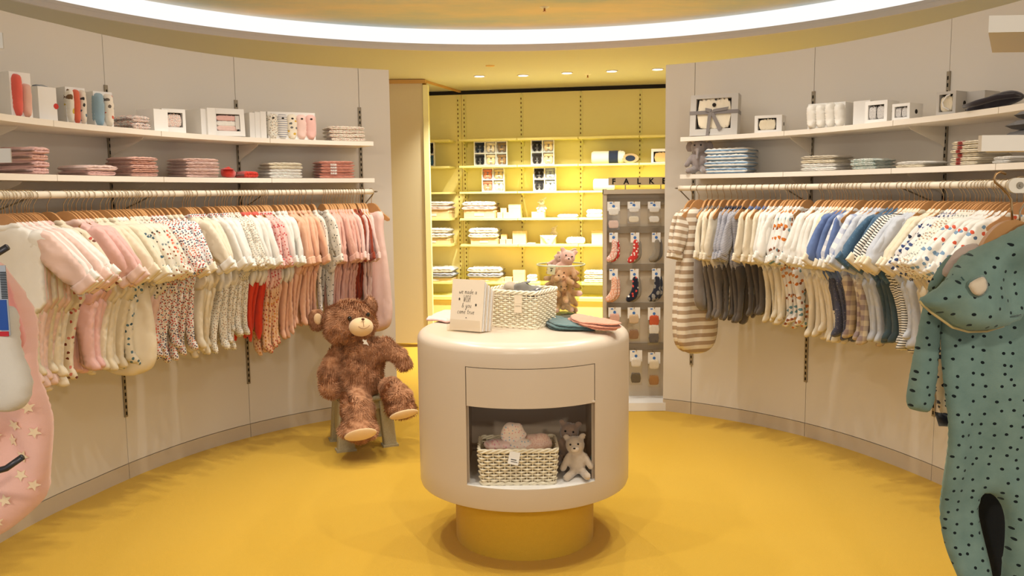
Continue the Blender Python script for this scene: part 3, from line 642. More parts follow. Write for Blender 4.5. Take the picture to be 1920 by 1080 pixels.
def carton(name, label, cat, loc, rz, w, d, h, mat, win=None, inner=None, side_hole=False, group=None, rx=0):
    """card box; win = (x0, x1, z0, z1) fractions of the front cut out as a window with the goods behind"""
    t = thing(name, label, cat, loc, rz, group, rot=(rx, 0, rz))
    if win:
        x0, x1, z0, z1 = [(-0.5 + win[0]) * w, (-0.5 + win[1]) * w, win[2] * h, win[3] * h]; dp = min(0.035, d * 0.4)
        put('carton_body', MB().box((0, dp / 2, h / 2), (w, d - dp, h)), mat, t)
        mb = MB()
        for a, b, c, e in ((-w / 2, x0, 0, h), (x1, w / 2, 0, h), (x0, x1, 0, z0), (x0, x1, z1, h)): mb.box(((a + b) / 2, -d / 2 + dp / 2, (c + e) / 2), (b - a, dp, e - c))
        put('window_frame', mb, mat, t)
        put('window_backing', MB().box(((x0 + x1) / 2, -d / 2 + dp - 0.001, (z0 + z1) / 2), (x1 - x0, 0.002, z1 - z0)), M_DARK, t)
        for m_i, im in enumerate(inner or []):
            k = len(inner); ww = (x1 - x0) / k
            o = link('boxed_cloth', FM[(m_i + 2) % 5], im, t, (x0 + ww * (m_i + .5), -d / 2 + dp * 0.55, z0 + 0.001), (0, 0, 0), (ww * 0.92, dp * 0.8 / 0.7, (z1 - z0) * 0.86 / 0.14))
    else: put('carton_body', MB().box((0, 0, h / 2), (w, d, h)), mat, t)
    if side_hole:
        for s in (-1, 1): put('thumb_hole', MB().tube([(s * (w / 2 - 0.0005), 0, h * 0.5), (s * (w / 2 + 0.0006), 0, h * 0.5)], 0.011, 16), M_DARK, t)
    return t
ME_ROLL = puff([(-0.032, 0), (-0.034, 0.17), (-0.020, 0.20), (0.020, 0.20), (0.034, 0.17), (0.032, 0)], 0.012, 0.026, 0.03, 0.004, 4, 1, 8, 'rolled_body')

# upper left shelf
p, rz, w = spot(-30, 44, UT, 0.24); H = z_at(p + Vector((0, -.1, 0)), 133) - UT
t = carton('open_display_box', 'tall open box of coral and pink hooded tops, leftmost on the upper shelf', 'box', p, rz, w, 0.24, H, M_WHITE)
for k, m in enumerate((m_coralc, m_dusty)):
    o = link('boxed_top', ME_ROLL, m, t, (w * (-0.20 + 0.42 * k), -0.112, 0.0), None, (w / 0.068 * 0.54, 1.2, H / 0.20 * (0.98 - 0.2 * k)))
p, rz, w = spot(46, 72, UT, 0.22); H = z_at(p + Vector((0, -.1, 0)), 160) - UT
t = carton('slim_box', 'slim white box with red seal left of the row of bodysuits', 'box', p, rz + R(8), w, 0.20, H, M_WHITE, group='slim boxes on the upper left shelf')
put('seal', MB().tube([(w / 2 - .005, -.1015, H * .45), (w / 2 - .005, -.100, H * .45)], 0.012, 16), paint('seal_red', (200, 60, 50), 0.5), t)
p, rz, w = spot(70, 90, UT, 0.2); o = link('folded_print_cloth', ME_ROLL, C('slate_print_cloth', (150, 156, 160), ('dots', 40, 0.3, [(50, 60, 80), (206, 206, 200)])), None, p, (0, 0, rz), (w / 0.066, 1.6, (z_at(p, 158) - UT) / 0.2)); tag(o, 'slate printed cloth standing between the slim box and bodysuit pack', 'folded clothes')
p, rz, w = spot(84, 158, UT, 0.24); H = z_at(p + Vector((0, -.1, 0)), 162) - UT
t = carton('bodysuit_pack', 'open white box with three rolled bodysuits, the middle one coral', 'box', p, rz, w, 0.20, H, M_WHITE, group='open packs of rolled bodysuits')
for k, m in enumerate((C('cream_animals', (240, 232, 216), ('dots', 16, .25, [(214, 180, 60), (206, 90, 60), (120, 90, 60)])), C('coral_body', (226, 112, 84)), C('cream_blue_spots', (238, 226, 208), ('dots', 22, .22, [(70, 100, 120), (60, 60, 60)])))):
    link('rolled_body', ME_ROLL, m, t, (w * (-0.32 + 0.32 * k), -0.092, 0.0), None, (w / 0.068 * 0.42, 1.2, H / 0.20 * 0.97))
p, rz, w = spot(156, 197, UT, 0.22); H = z_at(p + Vector((0, -.1, 0)), 170) - UT
t = carton('bodysuit_pack', 'open white box with one pale blue and one cream rolled bodysuit', 'box', p, rz, w, 0.18, H, M_WHITE, group='open packs of rolled bodysuits')
for k, m in enumerate((C('dusty_blue_body', (150, 176, 190)), C('cream_spots', (238, 226, 208), ('dots', 20, .2, [(206, 90, 60), (110, 100, 90)])))):
    link('rolled_body', ME_ROLL, m, t, (w * (-0.25 + 0.5 * k), -0.084, 0.0), None, (w / 0.068 * 0.62, 1.2, H / 0.20 * 0.97))
m_fc = C('small_flower_print', (244, 236, 224), ('dots', 70, 0.34, [(206, 86, 60), (60, 76, 100), (236, 150, 110)]))
stack(202, 282, 217, UT, 2, [m_fc], 'white cloth with small coral and navy flowers', d=0.2, cat='folded clothes')
for k, (x0, x1) in enumerate(((277, 296), (290, 349))):
    p, rz, w = spot(x0, x1, UT, 0.12, 0.03 + 0.02 * k); H = z_at(p, 206) - UT
    carton('window_box', ['small white box standing edge-on left of the bonnet box', 'small white window box with a flowered bonnet inside'][k], 'box', p, rz + R(18 if k == 0 else -4), max(w, .09), 0.12, H, M_WHITE, (0.18, 0.88, 0.25, 0.85) if k else None, [m_fc] if k else None, True, 'small white boxes on the upper left shelf')
for k, (x0, x1, yt) in enumerate(((364, 376, 206), (372, 392, 204))):
    p, rz, w = spot(x0, x1, UT, 0.18, 0.06 - 0.02 * k); H = z_at(p, yt) - UT
    carton('slim_box', f'slim white box standing left of the pink towel gift box, {["rear", "front"][k]} of two', 'box', p, rz + R(12), 0.05, 0.16, H, M_WHITE, group='slim boxes on the upper left shelf')
p, rz, w = spot(388, 462, UT, 0.12); H = z_at(p + Vector((0, -.05, 0)), 204) - UT
t = carton('gift_box', 'white gift box with a window showing pink and cream towels', 'gift box', p, rz - R(3), w, 0.09, H, M_WHITE, (0.16, 0.86, 0.18, 0.80), None, False, None, R(-5))
for k, (m, z) in enumerate(((m_palep, .19), (m_white, .36), (m_pink, .56))): link('boxed_towel', FM[k], m, t, (-.02 * w, -0.045 + 0.02, H * z), None, (w * .66, .03 / .7, H * .19 / .14))
put('window_print', MB().box((w * 0.28, -0.044, H * .5), (w * .12, 0.002, H * .5)), paint('print_grey', (206, 200, 192), 0.6), t)
for k, (x0, x1) in enumerate(((458, 470), (468, 480), (478, 492))):
    p, rz, w = spot(x0, x1, UT, 0.18, 0.05 - .01 * k); H = z_at(p, 213 - k) - UT
    carton('slim_box', f'slim white box left of the five-body pack, {["leftmost", "middle", "rightmost"][k]} of three', 'box', p, rz + R(6), 0.034, 0.16, H, M_WHITE, group='slim boxes on the upper left shelf')
p, rz, w = spot(492, 592, UT, 0.16); H = z_at(p + Vector((0, -.08, 0)), 210) - UT
t = carton('bodysuit_pack', 'wide pack of five folded bodysuits, the right one pink', 'box', p, rz, w, 0.14, H, M_WHITE, group='open packs of rolled bodysuits')
for k, m in enumerate((m_finep, C('body_bluestripe', (236, 230, 220), ('stripes', 60, .4, (150, 150, 160))), C('body_print', (240, 228, 206), ('dots', 26, .22, [(214, 170, 60), (110, 110, 110)])), m_palep, m_pink)):
    o = link('rolled_body', ME_ROLL, m, t, (w * (-0.4 + 0.2 * k), -0.064, 0.0), None, (w / 0.068 * 0.265, 0.9, H / 0.20 * 0.95))
    put('label_dot', MB().tube([(0, -.0285, .16), (0, -.0265, .16)], 0.007, 10), M_DARK, o)
stack(604, 687, 237, UT, 4, [C('white_red_dots', (240, 226, 206), ('dots', 16, .16, [(196, 60, 50)]))], 'white top with sparse red dots folded at the far end', d=0.18)
# lower left shelf
stack(-6, 88, 275, LT, 4, [m_pink, m_pink, m_dusty, m_pink], 'thick pink folded fleece at the left frame edge', d=0.22)
stack(108, 222, 310, LT, 2, [m_pink, m_palep], 'thin pale pink folded set spread flat', d=0.2)
stack(199, 297, 294, LT, 5, [m_dusty, C('rosy_print', (222, 164, 140), ('dots', 30, .15, [(120, 70, 60)]))], 'rosy folded top right of the flat pale pink set', d=0.2)
stack(313, 413, 297, LT, 6, [m_palep, C('pink_tiny_dots', (236, 196, 180), ('dots', 40, .12, [(140, 80, 80)]))], 'pale pink neatly folded sleepsuit left of the red roll', d=0.2)
p, rz, w = spot(412, 446, LT, 0.12); m_red = C('strawberry_red', (200, 58, 44))
t = thing('rolled_hat', 'small red rolled knit lying on the lower left shelf', 'rolled cloth', p, rz)
put('roll', MB().tube([(w * -.4, 0, .03), (w * -.1, -.02, .033), (w * .3, -.01, .02)], [0.022, 0.032, 0.019], 14), m_red, t, smooth=True)
put('roll_curl', MB().lathe([(0.009, 0), (0.024, 0.006), (0.030, 0.002)], 16, (-w * .1, -.03, .045)), m_red, t, smooth=True)
stack(440, 482, 322, LT, 1, [m_red], 'flat red folded cloth with white edge beside the red roll', d=0.14)
stack(482, 569, 305, LT, 5, [m_white, m_white, m_white, m_ivory, m_ivory], 'white and ivory folded set right of the red cloth', d=0.2)
p, rz, w, H = stack(584, 666, 302, LT, 6, [C('dusty_rose_jersey', (222, 150, 128))], 'dusty rose folded sweater with white lettering', d=0.18)
def polyline(mb, strokes, r, f, n=4):
    for st in strokes: mb.tube([f(*q) for q in st], r, n)
GL = {'w': [[(0, .9), (.1, .2), (.28, 0), (.42, .7), (.5, .1), (.7, 0), (.88, .5), (.9, 1)]], 'e': [[(0, .45), (.5, .6), (.6, .9), (.35, 1), (.08, .75), (.05, .3), (.3, 0), (.65, .15)]],
 'm': [[(0, 1), (.04, 0)], [(.04, .6), (.22, 1), (.36, .8), (.38, 0)], [(.38, .6), (.58, 1), (.74, .8), (.78, .1), (.88, 0)]], 'a': [[(.6, .85), (.35, 1), (.05, .6), (.1, .1), (.35, .05), (.6, .7), (.62, .9), (.6, .2), (.74, 0)]],
 'd': [[(.58, .8), (.3, .95), (.03, .55), (.1, .05), (.4, .08), (.6, .6), (.68, 1.75), (.6, .2), (.74, 0)]], 'y': [[(0, 1), (.1, .3), (.3, .1), (.5, .5), (.58, 1)], [(.58, 1), (.5, -.4), (.3, -.95), (.08, -.8), (.25, -.3), (.7, .1)]],
 'o': [[(.35, 1), (.05, .7), (.08, .15), (.35, 0), (.6, .35), (.55, .85), (.35, 1)]], 'u': [[(0, 1), (.05, .2), (.25, 0), (.5, .4), (.56, 1), (.56, .2), (.7, 0)]], 'c': [[(.55, .8), (.35, 1), (.06, .65), (.1, .12), (.35, 0), (.6, .15)]],
 't': [[(.28, 1.7), (.22, .2), (.4, 0), (.55, .15)], [(.0, 1.05), (.55, 1.15)]], 'r': [[(.05, 1), (.08, 0)], [(.08, .5), (.28, .95), (.5, .85)]], '&': [[(.7, .0), (.1, 1.3), (.3, 1.7), (.5, 1.3), (.05, .5), (.15, 0), (.45, 0), (.75, .7)]],
 'W': [[(0, 2.4), (.25, 0), (.45, 1.7), (.6, 0), (.85, 2.4)]], 'I': [[(.1, 2.4), (.12, 0)]], 'S': [[(.5, 2.1), (.25, 2.4), (.05, 1.9), (.3, 1.3), (.5, .6), (.3, 0), (0, .3)]], 'H': [[(.05, 2.4), (.02, 0)], [(.6, 2.5), (.58, 0)], [(.0, 1.15), (.65, 1.25)]],
 's': [[(.5, .85), (.25, 1), (.08, .75), (.4, .4), (.35, .05), (0, .1)]], 'n': [[(0, 1), (.04, 0)], [(.04, .6), (.3, 1), (.5, .8), (.55, 0)]], 'i': [[(.1, 1), (.12, 0)], [(.1, 1.4), (.12, 1.5)]]}
def write(mb, text, x, z, s, r, y, slant=0.0):
    for ch in text:
        if ch == ' ': x += s * 0.6; continue
        polyline(mb, GL[ch], r, lambda a, b: (x + (a + b * slant) * s, y, z + b * s)); x += s * (max(q[0] for st in GL[ch] for q in st) + 0.22)
    return x
for k in (1, 3):
    t = thing('lettering_patch', f'white knitted lettering on the dusty rose sweaters, {["", "lower", "", "upper"][k]} line', 'lettering', p, rz); mb = MB()
    for j in range(2): write(mb, 'minim', -0.045, H / 6 * (k + j) + 0.006, 0.011, 0.0014, -0.098)
    put('knit_letters', mb, M_WHITE, t)
# upper right shelf
p, rz, w = spot(1291, 1388, UT, 0.10); H = z_at(p + Vector((0, -.05, 0)), 176) - UT
t = carton('gift_box', 'large white gift box with towel window tied with a grey ribbon', 'gift box', p, rz, w * 0.98, 0.08, H, M_GREYCARD, (0.12, 0.86, 0.16, 0.90), None, False, None, R(-6))
link('boxed_towel', FM[1], m_cream, t, (0, -0.018, H * .17), None, (w * .72, .03 / .7, H * .72 / .14))
m_rib = paint('grey_ribbon', (128, 120, 116), 0.35)
mb = MB().box((0, -0.0415, H * .56), (w * 1.0, 0.002, 0.022)).box((w * .49 + .001, 0, H * .56), (0.002, 0.084, 0.022)).box((-w * .49 - .001, 0, H * .56), (0.002, 0.084, 0.022))
put('ribbon', mb, m_rib, t)
put('ribbon_bow', MB().prism([(0, 0), (.10, .012), (.11, .030), (.02, .02)], .004, 'xz', (-.02, -.046, H * .55)).prism([(0, 0), (-.03, .01), (-.03, .03), (.01, .02)], .006, 'xz', (-.02, -.046, H * .55)).prism([(0, .0), (.022, 0), (.075, -.10), (.052, -.11)], .003, 'xz', (-.02, -.047, H * .55)).prism([(-.012, .0), (.01, 0), (-.005, -.15), (-.022, -.145)], .003, 'xz', (-.02, -.048, H * .55)), m_rib, t)
put('towel_crest', MB().tube([(0.0, -.038, H * .74), (0, -.036, H * .74)], .012, 12).tube([(-.03, -.0415, H * .07), (-.03, -.040, H * .07)], .010, 12), M_DARK, t)
p, rz, w = spot(1413, 1474, UT, 0.13, 0.02); H = z_at(p + Vector((0, -.05, 0)), 216) - UT
carton('window_box', 'small white window box right of the ribboned gift box', 'box', p, rz + R(6), w * 1.0, 0.12, H, M_WHITE, (0.12, 0.80, 0.15, 0.84), [m_ivory], True, 'small window boxes on the upper right shelf')
p, rz, w = spot(1513, 1606, UT, 0.20); H = z_at(p + Vector((0, -.08, 0)), 192) - UT
t = carton('ruffled_pack', 'open white box packed with white ruffled bodysuits', 'box', p, rz, w, 0.16, H, M_WHITE)
for k in range(4): link('ruffled_body', ME_ROLL, m_white, t, (w * (-.375 + .25 * k), -.078, 0), (0, R(rng.uniform(-4, 4)), 0), (w / .068 * .31, 1.5, H / .2 * rng.uniform(.92, 1.03)))
for x0, x1, yt, l, win in ((1607, 1642, 190, 'plain white box edge between the ruffled pack and bootie box', False), (1622, 1684, 190, 'white window box showing grey-spotted booties', True), (1684, 1718, 195, 'white window box half hidden right of the bootie box', True)):
    p, rz, w = spot(x0, x1, UT, 0.12, 0.02 if win else 0.10); H = z_at(p, yt) - UT
    carton('window_box', l, 'box', p, rz - R(4), max(w, .07), 0.11, H, M_WHITE, (0.14, 0.86, 0.16, 0.82) if win else None, [C('grey_spotted', (226, 220, 214), ('dots', 60, .25, [(90, 90, 96)]))] * 2 if win else None, True, 'small window boxes on the upper right shelf')
p, rz, w = spot(1755, 1822, UT, 0.16, 0.02); H = z_at(p, 173) - UT
t = carton('window_box', 'cream window box with curved white strap left of the dark hat', 'box', p, rz, w, 0.14, H, M_GREYCARD, (0.14, 0.84, 0.14, 0.88), [m_ivory], True, 'small window boxes on the upper right shelf')
put('strap', MB().tube([(w * .2, -.071, H * .2), (w * -.1, -.073, H * .35), (w * -.16, -.073, H * .55), (w * .05, -.073, H * .8), (w * .22, -.071, H * .86)], 0.004, 6), M_WHITE, t, smooth=True)
p, rz, w = spot(1822, 1858, UT, 0.16, 0.12); carton('window_box', 'plain grey-white box behind the dark hat', 'box', p, rz, max(w, .08), 0.12, z_at(p, 172) - UT, M_GREYCARD, None, None, True, 'small window boxes on the upper right shelf')
m_knit = C('navy_knit', (56, 50, 54))
p, rz, w = spot(1822, 1904, UT, 0.18, 0.0, .8); w = .23
t = thing('knitted_hat', 'dark navy knitted hat lying on the upper right shelf', 'hat', p, rz)
link('hat_body', puff([(-.5, .0), (-.44, .10), (-.2, .26), (.1, .40), (.32, .42), (.5, .30), (.46, .18), (.2, .06), (0, .0)], 0.035, 0.16, 0.18, .02, 3, 2, 3, 'hat_body'), m_knit, t, scale=(w, w * .8, w * .82))
put('hat_brim', MB().tube([(w * -.46, -.05, .02), (w * -.2, -.09, w * .12), (w * .12, -.08, w * .20), (w * .36, -.06, w * .22), (w * .46, -.04, w * .2)], [.008, .013, .012, .011, .006], 8), m_knit, t, smooth=True)
# lower right shelf
m_el = C('grey_plush', (150, 138, 134), None, 0.6, 400)
def plush(name, label, loc, rz, s, mat, pale=None, ears='round', tilt=(0, 0), lying=False, group=None, cat='plush toy'):
    t = thing(name, label, cat, loc, rz, group); t.rotation_euler = (R(tilt[0]), R(tilt[1]), rz)
    E_ = [((0, -.01, .36), (.105, .095, .10)), ((0, 0, .17), (.10, .085, .13)), ((-.09, -.02, .24), .035, (-.15, -.07, .13), .038), ((.09, -.02, .24), .035, (.15, -.07, .13), .038),
          ((-.06, -.03, .06), .045, (-.11, -.16, .045), .042), ((.06, -.03, .06), .045, (.11, -.16, .045), .042)]
    if ears == 'round': E_ += [((-.09, 0, .45), (.038, .018, .038)), ((.09, 0, .45), (.038, .018, .038))]
    elif ears == 'long': E_ += [((-.05, .02, .44), .022, (-.13, -.02, .34), .030), ((.05, .02, .44), .022, (.14, 0, .50), .028)]
    else: E_ += [((-.13, .01, .37), (.06, .02, .075)), ((.13, .01, .37), (.06, .02, .075)), ((0, -.09, .34), .026, (0, -.13, .20), .018)]
    k = ('plush', ears)
    if k not in ME: ME[k] = blob(E_, 0.014, 4, 'plush_body', .006, 60); ME['muzzle'] = MB().sphere((0, -.095, .335), (.048, .038, .036), 14, 9).mesh('muzzle', True); ME['eye'] = MB().sphere((0, 0, 0), .011, 8, 6).mesh('eye', True); ME['nose'] = MB().sphere((0, -.132, .348), (.014, .008, .009), 8, 6).mesh('nose', True)
    link('plush_body', ME[k], mat, t, scale=(s, s, s))
    if ears != 'elephant': link('muzzle', ME['muzzle'], pale or mat, t, scale=(s, s, s)); link('nose', ME['nose'], M_DARK, t, scale=(s, s, s))
    for q in (-1, 1): link('eye', ME['eye'], M_BLACK, t, (q * .042 * s, -.098 * s, .385 * s), None, (s, s, s))
    return t
p, rz, w = spot(1292, 1330, LT, 0.12); plush('plush_elephant', 'small grey plush elephant left of the blue striped stack', p, rz, .46, m_el, None, 'elephant')
m_bstripe = C('blue_towel_stripe', (236, 228, 214), ('stripes', 14, .5, (134, 166, 196)))
stack(1318, 1423, 277, LT, 4, [m_bstripe], 'blue and white striped folded terry suit', d=0.2)
stack(1498, 1600, 291, LT, 4, [m_white, m_white, m_ivory, C('greige_knit', (206, 192, 168))], 'white to beige folded knit right of the striped stack', d=0.2)
stack(1595, 1680, 297, LT, 3, [C('mint_print', (214, 222, 210), ('dots', 20, .3, [(150, 176, 168), (236, 232, 222)]))], 'mint and white folded print cloth', d=0.18)
stack(1677, 1778, 302, LT, 2, [m_ivory, m_white], 'thin cream folded blanket right of the mint cloth', d=0.18)
stack(1782, 1900, 262, LT, 6, [C('ivory_red_band', (238, 224, 196), ('band', -.26, -.08, (168, 62, 50)))], 'cream folded top with a rust red stripe', d=0.2)
p, rz, w = spot(1805, 1880, LT, 0.2)
stack(1890, 1935, 292, LT, 2, [m_white], 'white folded towel at the right frame edge', d=0.2)

# ------------------------------------------------------------------ goods on the yellow back shelves
def bspot(x0, x1, lvl, off=0.15):
    p = back((x0 + x1) / 2, off); p = Vector((p.x, p.y, LV[lvl])); return p, BRZ, (x1 - x0) / FPX * p.y * 1.01
def h_of(p, y): return z_at(p, y) - p.z
M_SOCKBOX = paint('sockbox_white', (240, 236, 226), 0.5)
def sock_box(x0, x1, lvl, yt, nc, cols, label):
    p, rz, w = bspot(x0, x1, lvl, 0.2); H = h_of(p, yt); t = thing('sock_gift_box', label, 'sock box', p, rz, 'sock gift boxes on the yellow shelves')
    put('tray_back', MB().box((0, 0.02, H / 2), (w, 0.01, H)), M_SOCKBOX, t)
    mb = MB()
    for i in range(nc + 1): mb.box((-w / 2 + 0.004 + (w - 0.008) * i / nc, 0, H / 2), (0.008, 0.05, H))
    for j in range(3): mb.box((0, 0, 0.004 + (H - 0.008) * j / 2), (w, 0.049, 0.008))
    put('tray_frame', mb, M_SOCKBOX, t)
    for j in range(2):
        for i in range(nc):
            c = cols[j * nc + i]; cw, ch = w / nc, H / 2
            o = put('sock_pair', MB().sphere((-cw * .2, 0, ch * .36), (cw * .19, .016, ch * .30), 10, 7).sphere((cw * .2, 0, ch * .36), (cw * .19, .016, ch * .30), 10, 7).box((0, 0.004, ch * .74), (cw * .78, .02, ch * .22)), cloth('sock_%d_%d_%d' % c, c), t, loc=(-w / 2 + cw * (i + .5), -0.002, ch * j + 0.004), smooth=True)
            put('sock_band', MB().box((0, -.0135, ch * .30), (cw * .3, .004, ch * .10)), cloth('band_%d' % (sum(c) // 30), tuple(min(250, v + 60) for v in c)), o)
BK, CRM, BRN, CRL, BLU = (34, 32, 34), (232, 208, 160), (150, 116, 76), (232, 142, 108), (176, 186, 200)
sock_box(891, 953, 1, 265, 3, [BK, CRM, BRN, (40, 50, 66), (236, 224, 200), (140, 120, 96)], 'six-cell sock box with dark, cream and brown pairs')
sock_box(997, 1040, 1, 262, 2, [(44, 36, 34), CRM, BK, CRM], 'four-cell black and cream sock box on the upper row')
sock_box(905, 947, 2, 315, 2, [CRL, (240, 226, 190), CRL, CRM], 'four-cell coral and cream sock box')
sock_box(1001, 1043, 2, 314, 2, [BK, BLU, BK, BLU], 'four-cell black and pale blue sock box')
sock_box(778, 818, 1, 267, 2, [(60, 60, 64), (70, 110, 140), (40, 50, 60), BK], 'partly hidden dark sock box beside the cream partition')
m_quilt = C('quilted_ivory', (240, 230, 206)); m_dkblue = C('dark_blue_print', (44, 52, 70))
def bale(x0, x1, lvl, yt, mat, label, name='rolled_blanket', r=None):
    p, rz, w = bspot(x0, x1, lvl, 0.2); H = h_of(p, yt); t = thing(name, label, 'rolled blanket', p, rz)
    put('roll', MB().tube([(-w / 2, 0, H / 2), (-w * .45, 0, H / 2), (w * .45, 0, H / 2), (w / 2, 0, H / 2)], [H * .4, H * .5, H * .49, H * .38], 20), mat, t, smooth=True, angle=50); return t, w, H
t, w, H = bale(1110, 1171, 1, 283, m_quilt, 'ivory quilted blanket roll with dark blue wrap')
put('wrap', MB().tube([(w * .02, 0, H / 2), (w * .30, 0, H / 2)], H * .52, 20), m_dkblue, t, smooth=True, angle=50)
put('tie', MB().tube([(w * .34, 0, H / 2), (w * .38, 0, H / 2)], H * .53, 20), m_cream, t, smooth=True, angle=50)
p, rz, w = bspot(1170, 1194, 1, 0.2); H = h_of(p, 288)
t = thing('rolled_mat', 'small brown roll seen end-on beside the blanket roll', 'rolled blanket', p, rz)
put('roll', MB().tube([(0, -.06, H / 2), (0, .06, H / 2)], H * .5, 20), C('oat_roll', (190, 160, 116)), t, smooth=True, angle=50, scale=(1.7, 1, 1)); put('roll_core', MB().tube([(0, -.063, H / 2), (0, -.05, H / 2)], H * .3, 16), m_dkblue, t, scale=(1.7, 1, 1))
p, rz, w = bspot(1221, 1262, 1, 0.2); carton('gift_box', 'beige window box on the second yellow shelf behind the wall end', 'gift box', p, rz, w, .08, h_of(p, 279), M_WHITE, (.1, .9, .05, .8), [C('tan_cloth', (222, 184, 120))])
bale(1113, 1152, 2, 335, m_quilt, 'white blanket roll left of the sock rack sign', r=1)
def bfold(x0, x1, lvl, yb, yt, n, mats, label, name='folded_towel', d=.2, off=.17):
    p, rz, w = bspot(x0, x1, lvl, off); z0 = z_at(p, yb) if yb else p.z; H = z_at(p, yt) - z0; h = H / n
    for i in range(n):
        k = n - 1 - i; pos = '' if n == 1 else [', upper', ', lower', ', third from top'][min(k, 2)]
        fold_one(name, label + pos, 'folded towel', Vector((p.x, p.y, z0 + h * i * .98)), rz, w * (1 - .02 * i), d, h * 1.05, mats[i % len(mats)])
def bbox_item(x0, x1, lvl, yt, label, mat=None, d=.18, yb=None, off=.16, window=False, grp=None):
    p, rz, w = bspot(x0, x1, lvl, off); z0 = z_at(p, yb) if yb else p.z; H = z_at(p, yt) - z0
    t = thing('carton', label, 'box', Vector((p.x, p.y, z0)), rz, grp); put('carton_body', MB().box((0, 0, H * .36), (w * .98, d * .98, H * .72)), mat or M_PEACHBOX, t)
    put('carton_lid', MB().box((0, 0, H * .86), (w, d, H * .28)), mat or M_PEACHBOX, t)
    if window: put('label_plate', MB().box((0, -d / 2 - .001, H * .45), (w * .3, .002, H * .3)), M_WHITE, t)
    return t
M_PEACHBOX = paint('peach_carton', (240, 210, 160), 0.6)
for lvl, yt, xa, xb, ym, (xc, xd), cc, rn in ((3, 378, 872, 934, 394, (780, 851), [m_palep, m_white], 'fourth'), (4, 427, 884, 938, 446, (780, 848), [m_white, m_white], 'fifth'), (5, 500, 880, 944, 519, (780, 855), [C('cool_grey', (176, 178, 190)), m_white], 'lowest')):
    bbox_item(xa + 2, xb - 2, lvl, ym, f'peach carton under the wide towels on the {rn} yellow shelf', window=True, d=.24)
    bfold(xa - 3, xb, lvl, ym, yt, 2, cc, f'wide folded towel over the carton, {rn} yellow shelf', d=.26)
    bbox_item(xc, xd - 3, lvl, ym, f'peach carton beside the cream partition on the {rn} yellow shelf', window=True, d=.24)
    bfold(xc, xd, lvl, ym, yt, 2, cc, f'folded towel beside the cream partition, {rn} yellow shelf', d=.26)
for a, b, l, yt, lb in ((934, 944, 3, 398, 'left small cube box right of the pink towels'), (945, 956, 3, 398, 'right small cube box right of the pink towels'), (955, 978, 3, 383, 'taller pale box right of the cube boxes'),
                        (938, 949, 4, 448, 'left small cube box right of the white towels'), (950, 961, 4, 448, 'right small cube box right of the white towels'), (962, 987, 4, 433, 'pale tied box behind the wicker basket, fifth shelf'),
                        (930, 945, 5, 521, 'left low peach box behind the card stand'), (946, 960, 5, 519, 'right low peach box behind the card stand'), (962, 984, 5, 506, 'white tied box left of the glass vase'),
                        (998, 1022, 3, 397, 'open pale box under the small plush, fourth shelf'), (1014, 1042, 4, 441, 'pale box draped with a white cloth'), (1110, 1132, 4, 432, 'pale flat box at the sock rack edge')):
    bbox_item(a, b, l, yt, lb, d=.1, grp='small boxes on the yellow shelves')
bbox_item(940, 951, 3, 390, 'small cube box stacked on the two cube boxes', yb=398, d=.08, grp='small boxes on the yellow shelves'); bbox_item(940, 951, 4, 439, 'small cube box stacked on the pair below the towels', yb=448, d=.08, grp='small boxes on the yellow shelves')
p, rz, w = bspot(1000, 1032, 3, .16); plush('plush_rabbit', 'pale plush rabbit slumped on the open box, fourth yellow shelf', Vector((p.x, p.y, z_at(p, 398))), rz, .30, m_white, None, 'long')
p, rz, w = bspot(1026, 1052, 4, .12); plush('plush_rabbit', 'cream plush rabbit on the draped box, fifth yellow shelf', Vector((p.x, p.y, z_at(p, 443))), rz, .22, m_cream, None, 'long')
o = link('draped_cloth', puff([(-.5, 0), (.5, 0), (.35, -.25), (.05, -.72), (-.2, -.35)], .05, .03, .1, .02, 3, 0), m_white, None); q, rz, w = bspot(1012, 1044, 4, .22); o.location = Vector((q.x, q.y, z_at(q, 441))); o.rotation_euler = (0, 0, rz); o.scale = (w, .5, w); tag(o, 'white cloth corner draped over the pale box', 'cloth')
bfold(1046, 1084, 3, None, 402, 1, [m_white], 'flat white cloth on the fourth yellow shelf', d=.12)
bfold(1062, 1098, 4, None, 445, 1, [m_white], 'white bowl-shaped folded cloth on the fifth yellow shelf', d=.14)
bfold(1100, 1130, 3, None, 393, 2, [m_white], 'small white folded towel near the sock rack, fourth shelf', d=.14)
bfold(988, 1006, 5, None, 515, 2, [m_white], 'small white folded towel left of the glass vase, lowest shelf', d=.12)
bfold(1096, 1134, 5, None, 506, 3, [m_white, m_ivory], 'folded blanket beside the sock rack, lowest shelf', d=.2)
bfold(988, 1004, 4, None, 455, 1, [m_cream], 'little cream bib left of the draped box', d=.08)

# ------------------------------------------------------------------ sock rack
RX0 = at(1131, 500, 5.90).x; RW_ = 0.50; RY = 5.90
t = thing('sock_rack', 'tall grey metal sock display rack beside the right wall end', 'display rack', (RX0 + RW_ / 2, RY, 0))
M_RACK = paint('rack_metal', (200, 184, 160), 0.45, 0.4); M_RBAR = paint('rack_bar', (150, 136, 116), 0.45, 0.4)
zt = z_at((RX0, RY), 357)
for s in (-1, 1): put('upright', MB().box((s * (RW_ / 2 - .012), 0.02, zt / 2 + .02), (.024, .05, zt - .02)), M_RACK, t)
put('back_panel', MB().box((0, .06, zt / 2), (RW_ - .05, .012, zt)), M_RACK, t); put('top_rail', MB().box((0, .02, zt - .01), (RW_, .07, .03)), M_RACK, t)
put('base', MB().box((0, -.02, .03), (RW_, .26, .055)), M_WHITE, t)
BARY = [379, 432, 503, 576, 652]
for y in BARY: put('cross_bar', MB().box((0, .042, z_at((RX0, RY), y)), (RW_ - .05, .022, .045)), M_RBAR, t)
